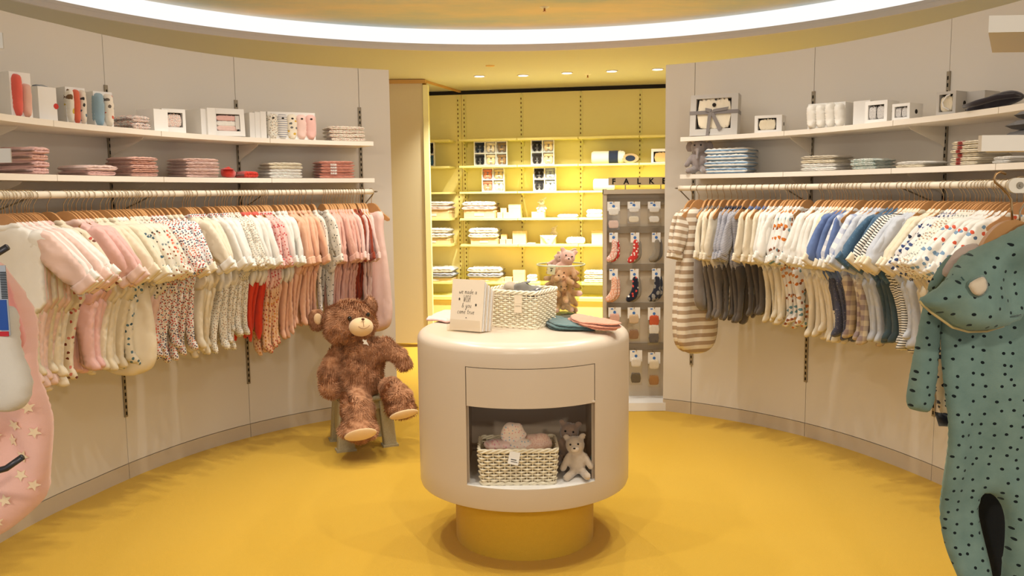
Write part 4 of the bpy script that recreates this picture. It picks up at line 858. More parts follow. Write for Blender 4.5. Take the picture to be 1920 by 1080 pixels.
ts = thing('rack_sign', 'narrow cream brand sign with cut-out dark letters on the sock rack', 'sign', (RX0 + RW_ / 2 + .02, RY + .0, zt + .005))
put('sign_foot', MB().box((-.12, 0, .03), (.006, .006, .06)).box((.12, 0, .03), (.006, .006, .06)), M_RBAR, ts)
put('sign_board', MB().box((0, 0, .055), (RW_ - .03, .012, .052)), paint('sign_cream', (206, 184, 146), 0.6), ts)
def text_mesh(body, size, name, depth=0.001, bold=0.0):
    cu = bpy.data.curves.new(name, 'FONT'); cu.body = body; cu.size = size; cu.extrude = depth; cu.align_x = 'CENTER'; cu.offset = bold; cu.resolution_u = 2
    o = bpy.data.objects.new('tmp', cu); COL.objects.link(o); dg = bpy.context.evaluated_depsgraph_get(); me = bpy.data.meshes.new_from_object(o.evaluated_get(dg)); bpy.data.objects.remove(o); me.name = name; return me
for k, ch in enumerate('FALKE'):
    link('letter', text_mesh(ch, .052, 'letter', .001, .0015), M_BLACK, ts, (-.200 + .085 * k, -.0075, .037), (R(90), 0, 0))
sock_ol = [(-.028, .05), (-.026, -.03), (-.045, -.075), (-.075, -.10), (-.078, -.125), (-.055, -.14), (-.02, -.128), (.015, -.10), (.026, -.07), (.026, .05)]
ME_SOCK = puff(sock_ol, .009, .009, .018, .003, 5, 2, 8, 'sock')
M_BARB = paint('card_blue', (70, 120, 190), 0.5); M_PLAS = glassy('clear_film', (252, 252, 252), .96, .15)
def sock_pack(x, y0, y1, mats, label, n=2, tights=False, bag=False):
    Y = RY - .03; c = at(x, y0, Y); H = c.z - at(x, y1, Y).z
    t = thing('sock_pack', label, 'socks', c, 0, 'packs on the sock rack')
    put('hook', MB().tube([(0, .07, -.004), (0, -.03, -.004), (0, -.036, .008)], .0025, 6), M_CHROME, t)
    put('header_card', MB().box((0, -.012, -H * .16), (.058 if not bag else .085, .003, H * .32)), M_WHITE, t)
    put('card_mark', MB().tube([(0, -.0145, -H * .16), (0, -.0135, -H * .16)], .010, 14).box((-.018, -.0142, -.010), (.016, .0015, .008)), M_BARB, t)
    if bag:
        put('bag_film', MB().box((0, -.01, -H * .62), (.085, .03, H * .72)), M_PLAS, t)
        for k, m in enumerate(mats): link('bagged_cloth', FM[k % 5], m, t, (0, -.008, -H * (.92 - .5 * k / max(1, len(mats) - 1 or 1) * .9)), None, (.07, .022 / .7, H * .26 / .14))
    else:
        s = H * .78 / .19
        for k in range(n):
            link('sock', ME_SOCK, mats[k % len(mats)], t, (.008 + .018 * k, -.014 + .014 * k, -H * .22 - .05 * s), (0, R(-3 * k), 0), (s * .9, 1, s))
    return t
ms = lambda n_, c, p=None: C(n_, c, p)
s_pk = ms('sock_pink_dots', (236, 176, 160), ('dots', 60, .3, [(250, 236, 226)])); s_red = ms('sock_red_hearts', (206, 62, 56), ('dots', 34, .25, [(246, 226, 216)])); s_gr = ms('sock_grey', (150, 140, 124))
s_pch = ms('sock_peach', (240, 176, 146), ('dots', 70, .3, [(250, 222, 204)])); s_nv = ms('sock_navy_dots', (36, 38, 54), ('dots', 26, .2, [(220, 80, 70), (240, 236, 230)])); s_nv2 = ms('sock_navy_grey', (48, 50, 62), ('dots', 20, .3, [(150, 146, 140)]))
for a in ((1150, 378, 432, [ms('bag_pink', (232, 200, 184)), m_white], 'bagged pink and white tights, top row left of the rack', 2, False, True), (1188, 378, 420, [m_ivory, m_white], 'bagged ivory tights, top row middle of the rack', 2, False, True), (1226, 378, 420, [m_white, m_white], 'bagged white tights, top row right of the rack', 2, False, True),
          (1150, 436, 492, [s_pk, s_red], 'pink dotted socks with a red pair behind, second row left'), (1190, 436, 494, [s_red, s_gr], 'red socks with white hearts, second row middle'), (1230, 436, 492, [s_gr, ms('sock_dkgrey', (110, 104, 96))], 'grey animal socks, second row right'),
          (1150, 504, 567, [s_pch, s_pch], 'peach socks with pale dots, third row left'), (1189, 504, 567, [s_nv, s_gr], 'navy socks with red dots, third row middle'), (1230, 503, 566, [s_nv2, s_nv2], 'navy and grey socks, third row right'),
          (1152, 576, 632, [s_gr, m_dusty], 'grey packed socks half behind the counter edge', 2, False, True), (1188, 576, 640, [ms('bag_brown', (150, 110, 80)), ms('bag_tan', (216, 186, 150))], 'bagged brown patterned socks, fourth row middle', 2, False, True), (1226, 576, 648, [ms('bag_char', (96, 92, 96)), m_white, ms('bag_red', (214, 96, 60))], 'bagged charcoal and red socks, fourth row right', 2, False, True),
          (1192, 656, 722, [m_dkgrey, m_white], 'bagged dark striped tights, bottom row left', 2, False, True), (1226, 660, 726, [ms('bag_caramel', (176, 124, 74)), m_cream], 'bagged caramel and cream tights, bottom row right', 2, False, True)):
    sock_pack(*a)

# ------------------------------------------------------------------ round counter
KX, KY, KR, KT = 0.045, 3.68, 0.453, 0.922
M_SPECK = M_COUNTER
t = thing('round_counter', 'round cream drum counter with open niche in the middle of the room', 'counter', (KX, KY, 0)); kt = t
A0, A1 = -120.5, -52.5
mid = [(KR, 0.352), (KR, 0.828)]; inn = KR - 0.02
put('drum_wall', MB().lathe([(KR, 0.352), (KR, 0.828), (inn, 0.828), (inn, 0.352), (KR, 0.352)], 90, (0, 0, 0), A1, A0 + 360), M_SPECK, t, smooth=True, angle=40)
top = [(0.001, KT), (KR - 0.05, KT)] + [(KR - 0.05 + 0.05 * math.sin(R(q)), KT - 0.042 + 0.042 * math.cos(R(q))) for q in range(15, 91, 15)] + [(KR, 0.8275)]
put('counter_top', MB().lathe(top, 128), M_SPECK, t, smooth=True, angle=40)
bot = [(KR, 0.3525), (KR, 0.275), (KR - 0.004, 0.262), (KR - 0.015, 0.257), (0.001, 0.257)]
put('drum_foot', MB().lathe(bot, 128), M_SPECK, t, smooth=True, angle=40)
dr = put('drawer', MB().lathe([(KR, 0.672), (KR, 0.825), (inn, 0.825), (inn, 0.672), (KR, 0.672)], 24, (0, 0, 0), A0 + 0.4, A1 - 0.4), M_SPECK, t, smooth=True, angle=40)
xl, xr = KR * math.cos(R(A0)), KR * math.cos(R(A1)); yl, yr = KR * math.sin(R(A0)), KR * math.sin(R(A1)); yb = 0.06
M_NICHE = paint('niche_lining', (206, 186, 162), 0.6)
put('niche_side', MB().box((xl - 0.006, (yl + yb) / 2 + 0.01, 0.51), (0.012, yb - yl - 0.02, 0.32)), M_NICHE, t)
put('niche_side', MB().box((xr + 0.006, (yr + yb) / 2 + 0.01, 0.51), (0.012, yb - yr - 0.02, 0.32)), M_NICHE, t)
put('niche_back', MB().box(((xl + xr) / 2, yb + 0.006, 0.51), (xr - xl, 0.012, 0.32)), M_NICHE, t)
put('niche_ceiling', MB().box(((xl + xr) / 2, (yb - 0.38) / 2, 0.676), (xr - xl, yb + 0.36, 0.006)), M_NICHE, t)
fl = [(KR * 0.999 * math.cos(R(A0 + (A1 - A0) * i / 24)), KR * 0.999 * math.sin(R(A0 + (A1 - A0) * i / 24))) for i in range(25)] + [(xr, yb), (xl, yb)]
put('niche_floor', MB().prism(fl, 0.006, 'xy', (0, 0, 0.352)), M_WHITE, t)
put('plinth', MB().lathe([(0.302, 0.258), (0.302, 0.0)], 96), M_CARPET, t, smooth=True)

def basket(name, label, loc, rz, w, d, h, rows, group, flare=1.06):
    t = thing(name, label, 'basket', loc, rz, group)
    def path(z, off=0.0, n=None):
        k = 1 + (flare - 1) * z / h; a, b = w / 2 * k + off, d / 2 * k + off; r = 0.02; P = []
        for cx, cy, a0 in ((a - r, b - r, 0), (-a + r, b - r, 90), (-a + r, -b + r, 180), (a - r, -b + r, 270)):
            P += [(cx + r * math.cos(R(a0 + q)), cy + r * math.sin(R(a0 + q))) for q in (0, 30, 60, 90)]
        L = [0.0]
        for i in range(len(P)): q = P[(i + 1) % len(P)]; L.append(L[-1] + math.hypot(q[0] - P[i][0], q[1] - P[i][1]))
        n = n or 132; out = []
        for i in range(n):
            s = L[-1] * i / n; j = max(jj for jj in range(len(P)) if L[jj] <= s + 1e-9); f = (s - L[j]) / max(1e-9, L[j + 1] - L[j]); q = P[(j + 1) % len(P)]
            out.append((P[j][0] + (q[0] - P[j][0]) * f, P[j][1] + (q[1] - P[j][1]) * f))
        return out
    NS = 44; mb = MB(); st = path(0, 0, NS); stt = path(h, 0, NS)
    for j in range(rows):
        z = 0.008 + (h - 0.02) * j / (rows - 1); o = []
        base = path(z, 0, NS * 3)
        for i, (x, y) in enumerate(base):
            nx, ny = base[(i + 1) % len(base)][0] - base[i - 1][0], base[(i + 1) % len(base)][1] - base[i - 1][1]; l = math.hypot(nx, ny) or 1
            off = 0.0052 * math.cos(math.pi * i / 3 + math.pi * (j % 2)); o.append((x + ny / l * off, y - nx / l * off, z))
        mb.tube(o, (h - 0.02) / (rows - 1) * 0.38, 5, True)
    put('woven_side', mb, M_WICKER, t, smooth=True)['kind'] = 'stuff'
    mb = MB()
    for a, b in zip(st, stt): mb.tube([(a[0], a[1], 0.004), (b[0], b[1], h)], 0.0028, 5)
    put('stakes', mb, M_WICKER, t)['kind'] = 'stuff'
    mb = MB(); rp = path(h, 0.0, 132)
    for ph in (0, 2.1, 4.2): mb.tube([(x * (1 + .02 * math.cos(i * .5 + ph)), y * (1 + .03 * math.cos(i * .5 + ph)), h + 0.006 + 0.006 * math.sin(i * .5 + ph)) for i, (x, y) in enumerate(rp)], 0.0048, 6, True)
    put('braided_rim', mb, M_WICKER, t, smooth=True)
    mb = MB(); bp = path(0, 0.002, 132)
    for ph in (0, 3.1): mb.tube([(x, y, 0.006 + 0.004 * math.sin(i * .7 + ph)) for i, (x, y) in enumerate(bp)], 0.005, 6, True)
    put('base_braid', mb, M_WICKER, t, smooth=True)
    put('base', MB().box((0, 0, 0.006), (w - .01, d - .01, 0.006)), M_WICKER, t)
    return t
# basket on the counter: front corner shows at column 1010
c0, c1, c2 = on_z(922, 612, KT), on_z(1004, 618.5, KT), on_z(1040, 600, KT)
bw, bd = (c1 - c0).length, 0.20; brz = math.atan2((c1 - c0).y, (c1 - c0).x)
e1 = (c1 - c0).normalized(); e2 = Vector((-e1.y, e1.x, 0)); bc = c0 + e1 * bw / 2 + e2 * bd / 2
bw = 0.25; bc = c1 - e1 * bw / 2 + e2 * bd / 2
bh = z_at(c1, 553) - KT
basket('wicker_basket', 'cream wicker basket of grey clothes on the counter top', (bc.x, bc.y, KT), brz, bw * .96, bd, bh, 15, 'cream wicker baskets')
def heap(name, label, loc, parts, mat, cat='clothes', rz=0.0, group=None, vox=.009):
    o = link(name, blob(parts, vox, 3, name, .008, 28), mat, None, loc, (0, 0, rz)); return tag(o, label, cat, group)
zb = KT + bh
gq = [('grey_beige_cloth', 'grey-beige cloth bundle in the left half of the counter basket', C('greige_cloth', (176, 160, 138)), [((-.07, .01, -.02), (.065, .06, .035)), ((-.035, -.01, .015), (.05, .035, .022), Matrix.Rotation(.3, 3, 'Y').to_euler())]),
      ('grey_hat', 'soft grey hat with dark band in the counter basket', C('mid_grey_knit', (120, 114, 104)), [((.03, .0, -.01), (.075, .055, .04)), ((.02, -.02, .02), (.045, .03, .022))]),
      ('dark_print_cloth', 'dark patterned cloth at the right end of the counter basket', C('charcoal_print', (88, 84, 86), ('dots', 60, .3, [(190, 180, 176), (40, 40, 44)])), [((.095, -.01, -.01), (.025, .045, .03)), ((.085, -.045, .0), (.022, .018, .018))])]
for nm, lb, m, pp in gq:
    heap(nm, lb, (bc.x, bc.y, zb), pp, m, 'clothes', brz, 'clothes in the counter basket')
q = at(985, 533, bc.y - .03); t2 = thing('garment_label', 'slate swing tag on top of the grey clothes', 'tag', (q.x, q.y, zb + .040), brz, None, rot=(R(20), R(-8), brz)); put('tag_card', MB().box((0, 0, 0), (.045, .018, .002)), paint('slate_tag', (98, 94, 96), .6), t2)
tp = c1 - e1 * .075 - e2 * .012; t2 = thing('paper_tag', 'folded cream paper tag hanging on the counter basket front', 'tag', (tp.x, tp.y, KT + bh * .98), brz)
put('tag_top', MB().box((0, 0, -.018), (.036, .002, .036)), paint('tag_cream', (226, 208, 180), .6), t2); put('tag_bottom', MB().box((0, -.002, -.056), (.036, .002, .038)), _M['tag_cream'], t2); put('tag_line', MB().box((0, -.0035, -.046), (.026, .001, .0012)), M_STD, t2)
# card stand
a_, b_ = on_z(839, 621, KT), on_z(899, 626, KT); crz = math.atan2(b_.y - a_.y, b_.x - a_.x); cw = (b_ - a_).length; H = 0.213
cc = (a_ + b_) / 2; e1 = (b_ - a_).normalized(); e2 = Vector((-e1.y, e1.x, 0)); cc = a_ + e1 * cw / 2
cc = Vector((cc.x, cc.y, KT)) + e2 * .02
M_ACR = glassy('acrylic', (252, 250, 246), .98, .08)
t = thing('card_holder', 'clear acrylic stand holding the greeting cards on the counter', 'card stand', cc, crz)
put('front_lip', MB().box((0, -.020, .028), (cw * 1.03, .002, .050)), M_ACR, t); put('acrylic_base', MB().box((0, .02, .003), (cw * 1.03, .085, .003)), M_ACR, t); put('back_plate', MB().box((0, .058, .08), (cw * 1.03, .002, .15), Matrix.Rotation(R(-8), 3, 'X')), M_ACR, t)
M_CARD = paint('card_ivory', (224, 206, 182), .6)
for k in range(7):
    tt = thing('greeting_card', ['front greeting card with black handwritten wish lettering', 'blank-looking greeting card edge second behind the lettered card', 'greeting card third in the acrylic stand', 'greeting card fourth in the acrylic stand', 'greeting card fifth in the acrylic stand', 'greeting card sixth in the acrylic stand', 'rearmost greeting card in the acrylic stand'][k], 'card', cc + e2 * (-.004 + .0085 * k) + Vector((0, 0, .005)) + e1 * (.003 * k), crz, 'greeting cards on the counter', rot=(R(-9), 0, crz))
    put('card_sheet', MB().box((0, 0, H / 2 - .004 * k), (cw, .0022, H - .008 * k)), M_CARD if k % 2 == 0 else M_WHITE, tt)
    if k == 0:
        mb = MB(); u = cw / 0.122; y = -.0016; r = .00055
        write(mb, 'we made a', -.033 * u, .153, .0086 * u, r, y, .1); write(mb, 'WISH', -.015 * u, .119, .0092 * u, r * 1.2, y, .1)
        write(mb, '& you', -.019 * u, .096, .0088 * u, r, y, .12); write(mb, 'came true', -.035 * u, .070, .0086 * u, r, y, .1)
        put('handwritten_words', mb, M_BLACK, tt)
        mb = MB()
        for sx, sz in ((-.030, .130), (.034, .109)): mb.prism([(a * .0052 + sx * u, b * .0072 + sz) for a, b in star(1.0)], .001, 'xz', (0, y, 0))
        mb.prism([(.0022 * math.cos(q) + .0 * u, .0022 * math.sin(q) + .054) for q in [i * .785 for i in range(8)]], .001, 'xz', (0, y, 0)); put('printed_stars', mb, M_BLACK, tt)
# glass vase of plush toys
vp = on_z(1052, 592, KT); VH = z_at(vp, 494) - KT - .004; vt = thing('glass_vase', 'large faceted glass vase filled with plush toys on the counter', 'vase', (vp.x, vp.y, KT)); sc_ = vp.y / FPX
r1, r0 = 45 * sc_, 30 * sc_
put('glass_wall', MB().lathe([(r0, .012), (r0 + (r1 - r0) * .5, VH * .5), (r1, VH), (r1 - .005, VH), (r0 + (r1 - r0) * .5 - .005, VH * .5), (r0 - .005, .014)], 28), glassy('vase_glass', (246, 244, 226), .97, .03), vt)
put('glass_rim', MB().tube([(r1 * math.cos(R(q)), r1 * math.sin(R(q)), VH) for q in range(0, 360, 12)], .0035, 6, True), paint('rim_glass', (206, 206, 170), .15, .6), vt, smooth=True)
put('glass_base', MB().lathe([(.001, .0005), (r0 * .96, .0005), (r0, .012), (.001, .016)], 10), glassy('green_glass', (70, 150, 96), .7, .05), vt)
m_pl = [C('plush_rose', (224, 176, 156), None, .6, 400), C('plush_beige', (214, 182, 150), None, .6, 400), C('plush_taupe', (196, 156, 134), None, .6, 400)]
def toyat(dx, dy, dz, s, k, tilt, rz, ear, lab): s *= 1.3; dx *= 1.15; plush('plush_bear' if ear == 'round' else 'plush_rabbit', lab, (vp.x + dx, vp.y + dy, KT + dz), rz, s, m_pl[k], None, ear, tilt, group='plush toys in the glass vase')
for a in ((0, -.01, .03, .24, 2, (10, 0), .2, 'round', 'taupe plush bear at the bottom of the glass vase'), (-.035, .02, .09, .22, 2, (0, 30), -.4, 'round', 'taupe plush bear pressed to the left glass'), (.035, -.005, .08, .26, 0, (0, -24), .3, 'long', 'rose plush rabbit in the right half of the vase'),
          (.0, .03, .16, .24, 1, (-10, 10), 0, 'long', 'beige plush rabbit in the rear of the vase'), (-.045, .0, .20, .17, 2, (0, 36), .2, 'round', 'small taupe bear leaning over the left rim'), (.0, -.02, .155, .26, 0, (0, 14), .1, 'round', 'rose plush bear sitting highest in the vase'),
          (.055, .01, .15, .20, 0, (0, -30), -.2, 'round', 'rose plush bear against the right rim'), (.01, .03, .02, .24, 0, (0, 14), .5, 'long', 'rose plush rabbit low at the back of the vase'), (-.02, .04, .15, .22, 1, (0, 20), -.6, 'long', 'beige plush rabbit at the rear left of the vase')): toyat(*a)
q = at(1035, 497, vp.y - .07); t2 = thing('paper_tag', 'square white paper tag hanging from the top plush bear', 'tag', q, .1, None, rot=(0, R(8), .1)); put('tag_card', MB().box((0, 0, -.02), (.036, .002, .045)), M_WHITE, t2); put('tag_print', MB().box((0, -.0015, -.015), (.014, .001, .003)).box((0, -.0015, -.025), (.006, .001, .008)), M_DARK, t2)
# flat cloths on the counter
def flat(name, label, pts, zb_, mat, th=.012, n=1, dz=.009, seed=1, cat='folded clothes', grp=None, dz0=0):
    P = [on_z(x, y, zb_) for x, y in pts]; c = sum(P, Vector()) / len(P); 
    for k in range(n):
        j_ = random.Random(seed * 9 + k); me = puff([(p.x - c.x + j_.uniform(-1, 1) * .009, p.y - c.y + j_.uniform(-1, 1) * .012) for p in P], .008, th / 2, .010, .0035, seed + k, 2, 12, name)
        o = link(name, me, mat, None, (c.x + .004 * k, c.y - .004 * k, zb_ + th / 2 + dz * k + .001), (R(90), 0, 0), (1, 1, -1)); tag(o, label if n == 1 else label + f', {["lower", "upper", "topmost"][k]}', cat, grp)
flat('folded_cloth', 'pale pink cloth lying left of the card stand', [(795, 603), (822, 587), (850, 583), (862, 600), (846, 608), (815, 604)], KT, m_pink, .012, 1, seed=2)
flat('folded_mitten', 'teal folded cotton cloth front right on the counter', [(1021, 606), (1030, 600), (1060, 605), (1112, 615), (1119, 620), (1100, 622), (1040, 621), (1026, 615)], KT, C('teal_cotton', (92, 118, 116), ('stripes', 120, .2, (64, 88, 88))), .009, 3, seed=3, grp='teal folded cloths')
flat('folded_mitten', 'peach folded cotton cloth overlapping the teal one', [(1062, 602), (1074, 598), (1110, 604), (1150, 612), (1166, 618), (1150, 621), (1105, 618), (1070, 610)], KT + .018, C('peach_cotton', (226, 158, 128), ('stripes', 120, .2, (190, 110, 84))), .009, 3, seed=4, grp='peach folded cloths')
# niche
NZ = 0.3555
b0, b1 = on_z(901, 910, NZ), on_z(1043, 908, NZ); w = (b1 - b0).length; d = .19; nrz = math.atan2((b1 - b0).y, (b1 - b0).x); e1 = (b1 - b0).normalized(); e2 = Vector((-e1.y, e1.x, 0)); nc = (b0 + b1) / 2 + e2 * (d / 2); nh = z_at(b1, 847) - NZ
basket('wicker_basket', 'cream wicker basket of baby hats in the counter niche', (nc.x, nc.y, NZ), nrz, w * .98, d, nh, 11, 'cream wicker baskets')
m_hat1 = C('hat_ivory_flowers', (240, 218, 198), ('dots', 70, .16, [(226, 160, 150), (150, 176, 190)])); m_hat2 = C('hat_blush_flowers', (240, 206, 192), ('dots', 70, .24, [(222, 150, 156), (230, 176, 164)])); m_hat3 = C('hat_peach_scribble', (236, 200, 176), ('dots', 120, .3, [(224, 176, 156)]))
for lb, m, pp in (('round ivory baby hat with tiny flowers standing highest in the niche basket', m_hat1, [((-.018, -.03, .055), (.052, .03, .050)), ((.0, -.05, .01), (.05, .03, .02))]), ('blush flowered baby hat at the left of the niche basket', m_hat2, [((-.085, -.03, .012), (.055, .045, .022)), ((-.05, -.05, .012), (.03, .03, .02))]),
                  ('peach scribble-print baby hat at the right of the niche basket', m_hat3, [((.08, -.02, .018), (.06, .045, .038)), ((.05, -.05, .005), (.06, .03, .02))]), ('ivory rolled hat brim in the middle of the niche basket', m_hat1, [((.02, -.05, .02), (.045, .025, .022)), ((-.02, -.06, .012), .016, (.02, -.075, -.002), .014)])):
    heap('baby_hat', lb, (nc.x, nc.y, NZ + nh), pp, m, 'hat', nrz, 'baby hats in the niche basket', .008)
q = b0 + e1 * w * .46 - e2 * .012; t2 = thing('paper_tag', 'crumpled white paper tag on the niche basket front', 'tag', (q.x, q.y, NZ + nh * 1.02), nrz, None, rot=(R(-10), R(12), nrz)); put('tag_card', MB().box((0, 0, -.022), (.042, .002, .05)), M_WHITE, t2); put('tag_print', MB().box((0, -.0015, -.028), (.022, .001, .003)).box((.003, -.0015, -.036), (.026, .001, .002)), M_DARK, t2)
q = on_z(1068, 893, NZ); plush('plush_bear', 'grey-brown plush bear leaning at the back of the niche', (q.x - .01, q.y + .07, NZ + .03), -.1, .38, C('plush_greybrown', (150, 126, 108), None, .6, 400), None, 'round', (0, 6))
q = on_z(1086, 898, NZ); plush('plush_bear', 'pale grey plush bear sitting in front in the niche', (q.x, q.y + .03, NZ - .004), -.15, .37, C('plush_palegrey', (206, 186, 162), None, .6, 400), C('plush_pale_muzzle', (230, 212, 190), None, .5), 'round', (-4, -6))
t2 = thing('paper_tag', 'teal printed cardboard tag behind the pale grey bear', 'tag', (q.x + .055, q.y + .04, NZ + .03), -.5, None, rot=(0, R(18), -.5)); put('tag_card', MB().box((0, 0, .04), (.04, .002, .085)), paint('tag_teal', (110, 136, 130), .6), t2)

# ------------------------------------------------------------------ teddy bear on its stool
n = N('bear_plush'); n.b.inputs['Roughness'].default_value = .9; n.b.inputs['Specular IOR Level'].default_value = .1; n.b.inputs['Sheen Weight'].default_value = .6; n.b.inputs['Sheen Tint'].default_value = srgb(236, 190, 150)
a = n.noise(22, 5, None, .7); rp = n.new('ShaderNodeValToRGB'); n.link(a.outputs[0], rp.inputs[0]); e = rp.color_ramp.elements
e[0].position = .35; e[0].color = srgb(140, 92, 62); e[1].position = .66; e[1].color = srgb(206, 154, 116); n.link(rp.outputs[0], n.b.inputs['Base Color']); M_FUR = n.m
def px(x, y, Y): return tuple(at(x, y, Y))
def rr(r, Y=5.0): return r * Y / FPX
BY = 5.06
org = Vector((at(676, 700, BY).x, BY, 0.30))
def L(x, y, Y): return at(x, y, Y) - org
tilt = Matrix.Rotation(R(-6), 3, 'Y').to_euler()
bp_ = [(L(655, 604, BY), (rr(53), rr(42), rr(43)), tilt), (L(640, 612, BY - .02), (rr(34), rr(36), rr(34))),
       (L(676, 700, BY), (rr(44), rr(46), rr(50))), (L(684, 662, BY + .01), (rr(45), rr(36), rr(33))), (L(668, 722, BY - .03), (rr(42), rr(38), rr(32))),
       (L(634, 664, BY), rr(19), L(617, 700, BY - .05), rr(20)), (L(617, 700, BY - .05), rr(20), L(619, 728, BY - .10), rr(19)),
       (L(722, 648, BY), rr(16), L(750, 668, BY - .02), rr(16)), (L(750, 668, BY - .02), rr(16), L(759, 681, BY - .03), rr(15)),
       (L(664, 744, BY - .08), rr(27), L(672, 775, BY - .27), rr(30)), (L(672, 775, BY - .27), rr(30), L(674, 800, BY - .32), rr(29)), (L(672, 808, BY - .35), (rr(36), rr(26), rr(17))), (L(653, 800, BY - .32), (rr(16), rr(20), rr(16))),
       (L(732, 728, BY - .10), rr(22), L(748, 748, BY - .24), rr(27)), (L(752, 765, BY - .27), (rr(30), rr(24), rr(19)))]
def lv(v): return tuple(v)
bp_ = [tuple(lv(c) if isinstance(c, Vector) else c for c in p) for p in bp_]
t = thing('teddy_bear', 'large brown plush teddy bear sitting on the low stool', 'teddy bear', org); bt = t
bm_ = blob(bp_, .012, 4, 'bear_body', .012, 26); link('bear_body', bm_, M_FUR, t)
def tufts(me, count, ln, seed=1, skip=None):
    import bmesh
    r = random.Random(seed); polys = list(me.polygons); ar = np.array([p.area for p in polys]); cs = np.cumsum(ar); mb = MB(); tot = cs[-1]
    us = np.searchsorted(cs, np.array([r.random() for _ in range(count)]) * tot)
    V = []; F = []
    for i in us:
        p = polys[int(min(i, len(polys) - 1))]; vs = [me.vertices[k].co for k in p.vertices]; a, b, c = r.random(), r.random(), r.random(); s = a + b + c
        q = (vs[0] * a + vs[1] * b + vs[2] * c) / s; nn = p.normal
        if skip and skip(q): continue
        flow = Vector((noise.noise(q * 9), noise.noise(q * 9 + Vector((5, 5, 5))), -0.6 + .8 * noise.noise(q * 7))); dr_ = (nn * .75 + flow * .75).normalized(); sd = dr_.cross(nn); sd = sd.normalized() if sd.length > 1e-4 else Vector((1, 0, 0))
        l = ln * (.6 + .8 * r.random()); w = ln * .13; o = len(V)
        V += [tuple(q - sd * w - nn * .001), tuple(q + sd * w - nn * .001), tuple(q + dr_ * l)]; F.append((o, o + 1, o + 2))
    m = bpy.data.meshes.new('fur_tufts'); m.from_pydata(V, [], F); return m
f_ = link('fur', tufts(bm_, 60000, .016), M_FUR, t); f_['kind'] = 'stuff'
M_CREAMPL = C('bear_cream_plush', (238, 206, 160), None, .5, 500)
for (x, y, rx_, ry, nm) in ((594, 599, 17, 22, 'left'), (694, 574, 14, 19, 'right')):
    em = blob([(lv(L(x, y, BY + .03)), (rr(rx_), rr(8), rr(ry)))], .010, 2, 'ear', .004, 40); e_ = link('ear', em, M_FUR, t); ff = link('ear_fur', tufts(em, 3500, .013, 3), M_FUR, e_); ff['kind'] = 'stuff'
    if nm == 'left': put('ear_lining', MB().sphere(lv(L(x + 2, y - 1, BY + .03 - rr(8.5))), (rr(8), rr(3), rr(11)), 14, 9), M_CREAMPL, e_, smooth=True)
mz = put('muzzle', MB().sphere(lv(L(677, 613, BY - .12)), (rr(23), rr(19), rr(18)), 22, 14), M_CREAMPL, t, smooth=True)
put('nose', MB().sphere(lv(L(680.5, 598.5, BY - .12 - rr(14))), (rr(3.2), rr(2.2), rr(2.4)), 10, 7), C('nose_brown', (96, 62, 46)), mz, smooth=True)
yy = BY - .12 - rr(19)
put('stitched_mouth', MB().tube([lv(L(681, 601, yy + .004)), lv(L(681.5, 608, yy - .001)), lv(L(682, 613, yy - .003))], .0013, 5).tube([lv(L(672, 612, yy + .001)), lv(L(677, 615.5, yy - .004)), lv(L(683, 616.5, yy - .003)), lv(L(689, 614, yy + .001)), lv(L(693, 610, yy + .006))], .0014, 5), C('stitch_brown', (150, 100, 70)), mz)
for x, y in ((655.5, 597), (690, 590)): put('eye', MB().sphere(lv(L(x, y, BY - rr(42) - .001 + (.006 if x < 660 else .022))), rr(4.2), 12, 8), paint('glass_eye', (24, 18, 18), .08, .6), t, smooth=True)
def sole(x, y, Y, rx_, rz_, ang_, up):
    mt = (Matrix.Rotation(R(ang_), 3, 'Y') @ Matrix.Rotation(R(up), 3, 'X'))
    put('foot_sole', MB().sphere(lv(L(x, y, Y)), (rr(rx_), rr(4), rr(rz_)), 20, 10, mt), M_CREAMPL, t, smooth=True)
sole(676, 815, BY - .435, 30, 13, -12, 28); sole(757, 777, BY - .345, 27, 10, -14, 34)
tg = put('bear_shaped_tag', MB().prism([(-.010, 0), (.012, -.002), (.022, -.010), (.016, .006), (.010, .014), (.012, .026), (.004, .022), (-.004, .024), (-.010, .030), (-.012, .018), (-.004, .010)], .004, 'xz', lv(L(684, 645, BY - .155))), M_WHITE, t)
tg['label'] = 'small white bear-shaped paper tag'
# stool
M_STOOL = paint('speckled_stool', (196, 182, 146), .6, .3, .5, 220)
FL_, FR_, BL_ = on_z(634, 849, 0), on_z(745, 836, 0), on_z(606, 817, 0)
sw, sd = (FR_ - FL_).length, 0.30; srz = math.atan2(FR_.y - FL_.y, FR_.x - FL_.x); sm_ = (FL_ + FR_) / 2 + Vector((-math.sin(srz), math.cos(srz), 0)) * sd / 2
st = thing('step_stool', 'low speckled grey plastic stool under the teddy bear', 'stool', (sm_.x, sm_.y, 0), srz); SHt = .285
for a, b in ((-1, -1), (1, -1), (-1, 1), (1, 1)):
    hw = .050 if a < 0 else .038; cx, cy = a * (sw / 2 - hw), b * (sd / 2 - .03); tx, ty = cx * .84, cy * .84
    o = [(-hw, -.03), (hw, -.03), (hw, .03), (-hw, .03)]
    lg = put('leg', MB().add([(cx + p, cy + q, 0) for p, q in o] + [(tx + p, ty + q, SHt) for p, q in o], [(3, 2, 1, 0), (4, 5, 6, 7), (0, 1, 5, 4), (1, 2, 6, 5), (2, 3, 7, 6), (3, 0, 4, 7)]), M_STOOL, st); bevel(lg, .008)
    put('foot_flange', MB().box((cx, cy, .006), (hw * 2 + .016, .076, .012)), M_STOOL, lg)
bevel(put('seat', MB().box((0, 0, SHt + .008), (sw * .86, sd * .9, .03)), M_STOOL, st), .012, 3)
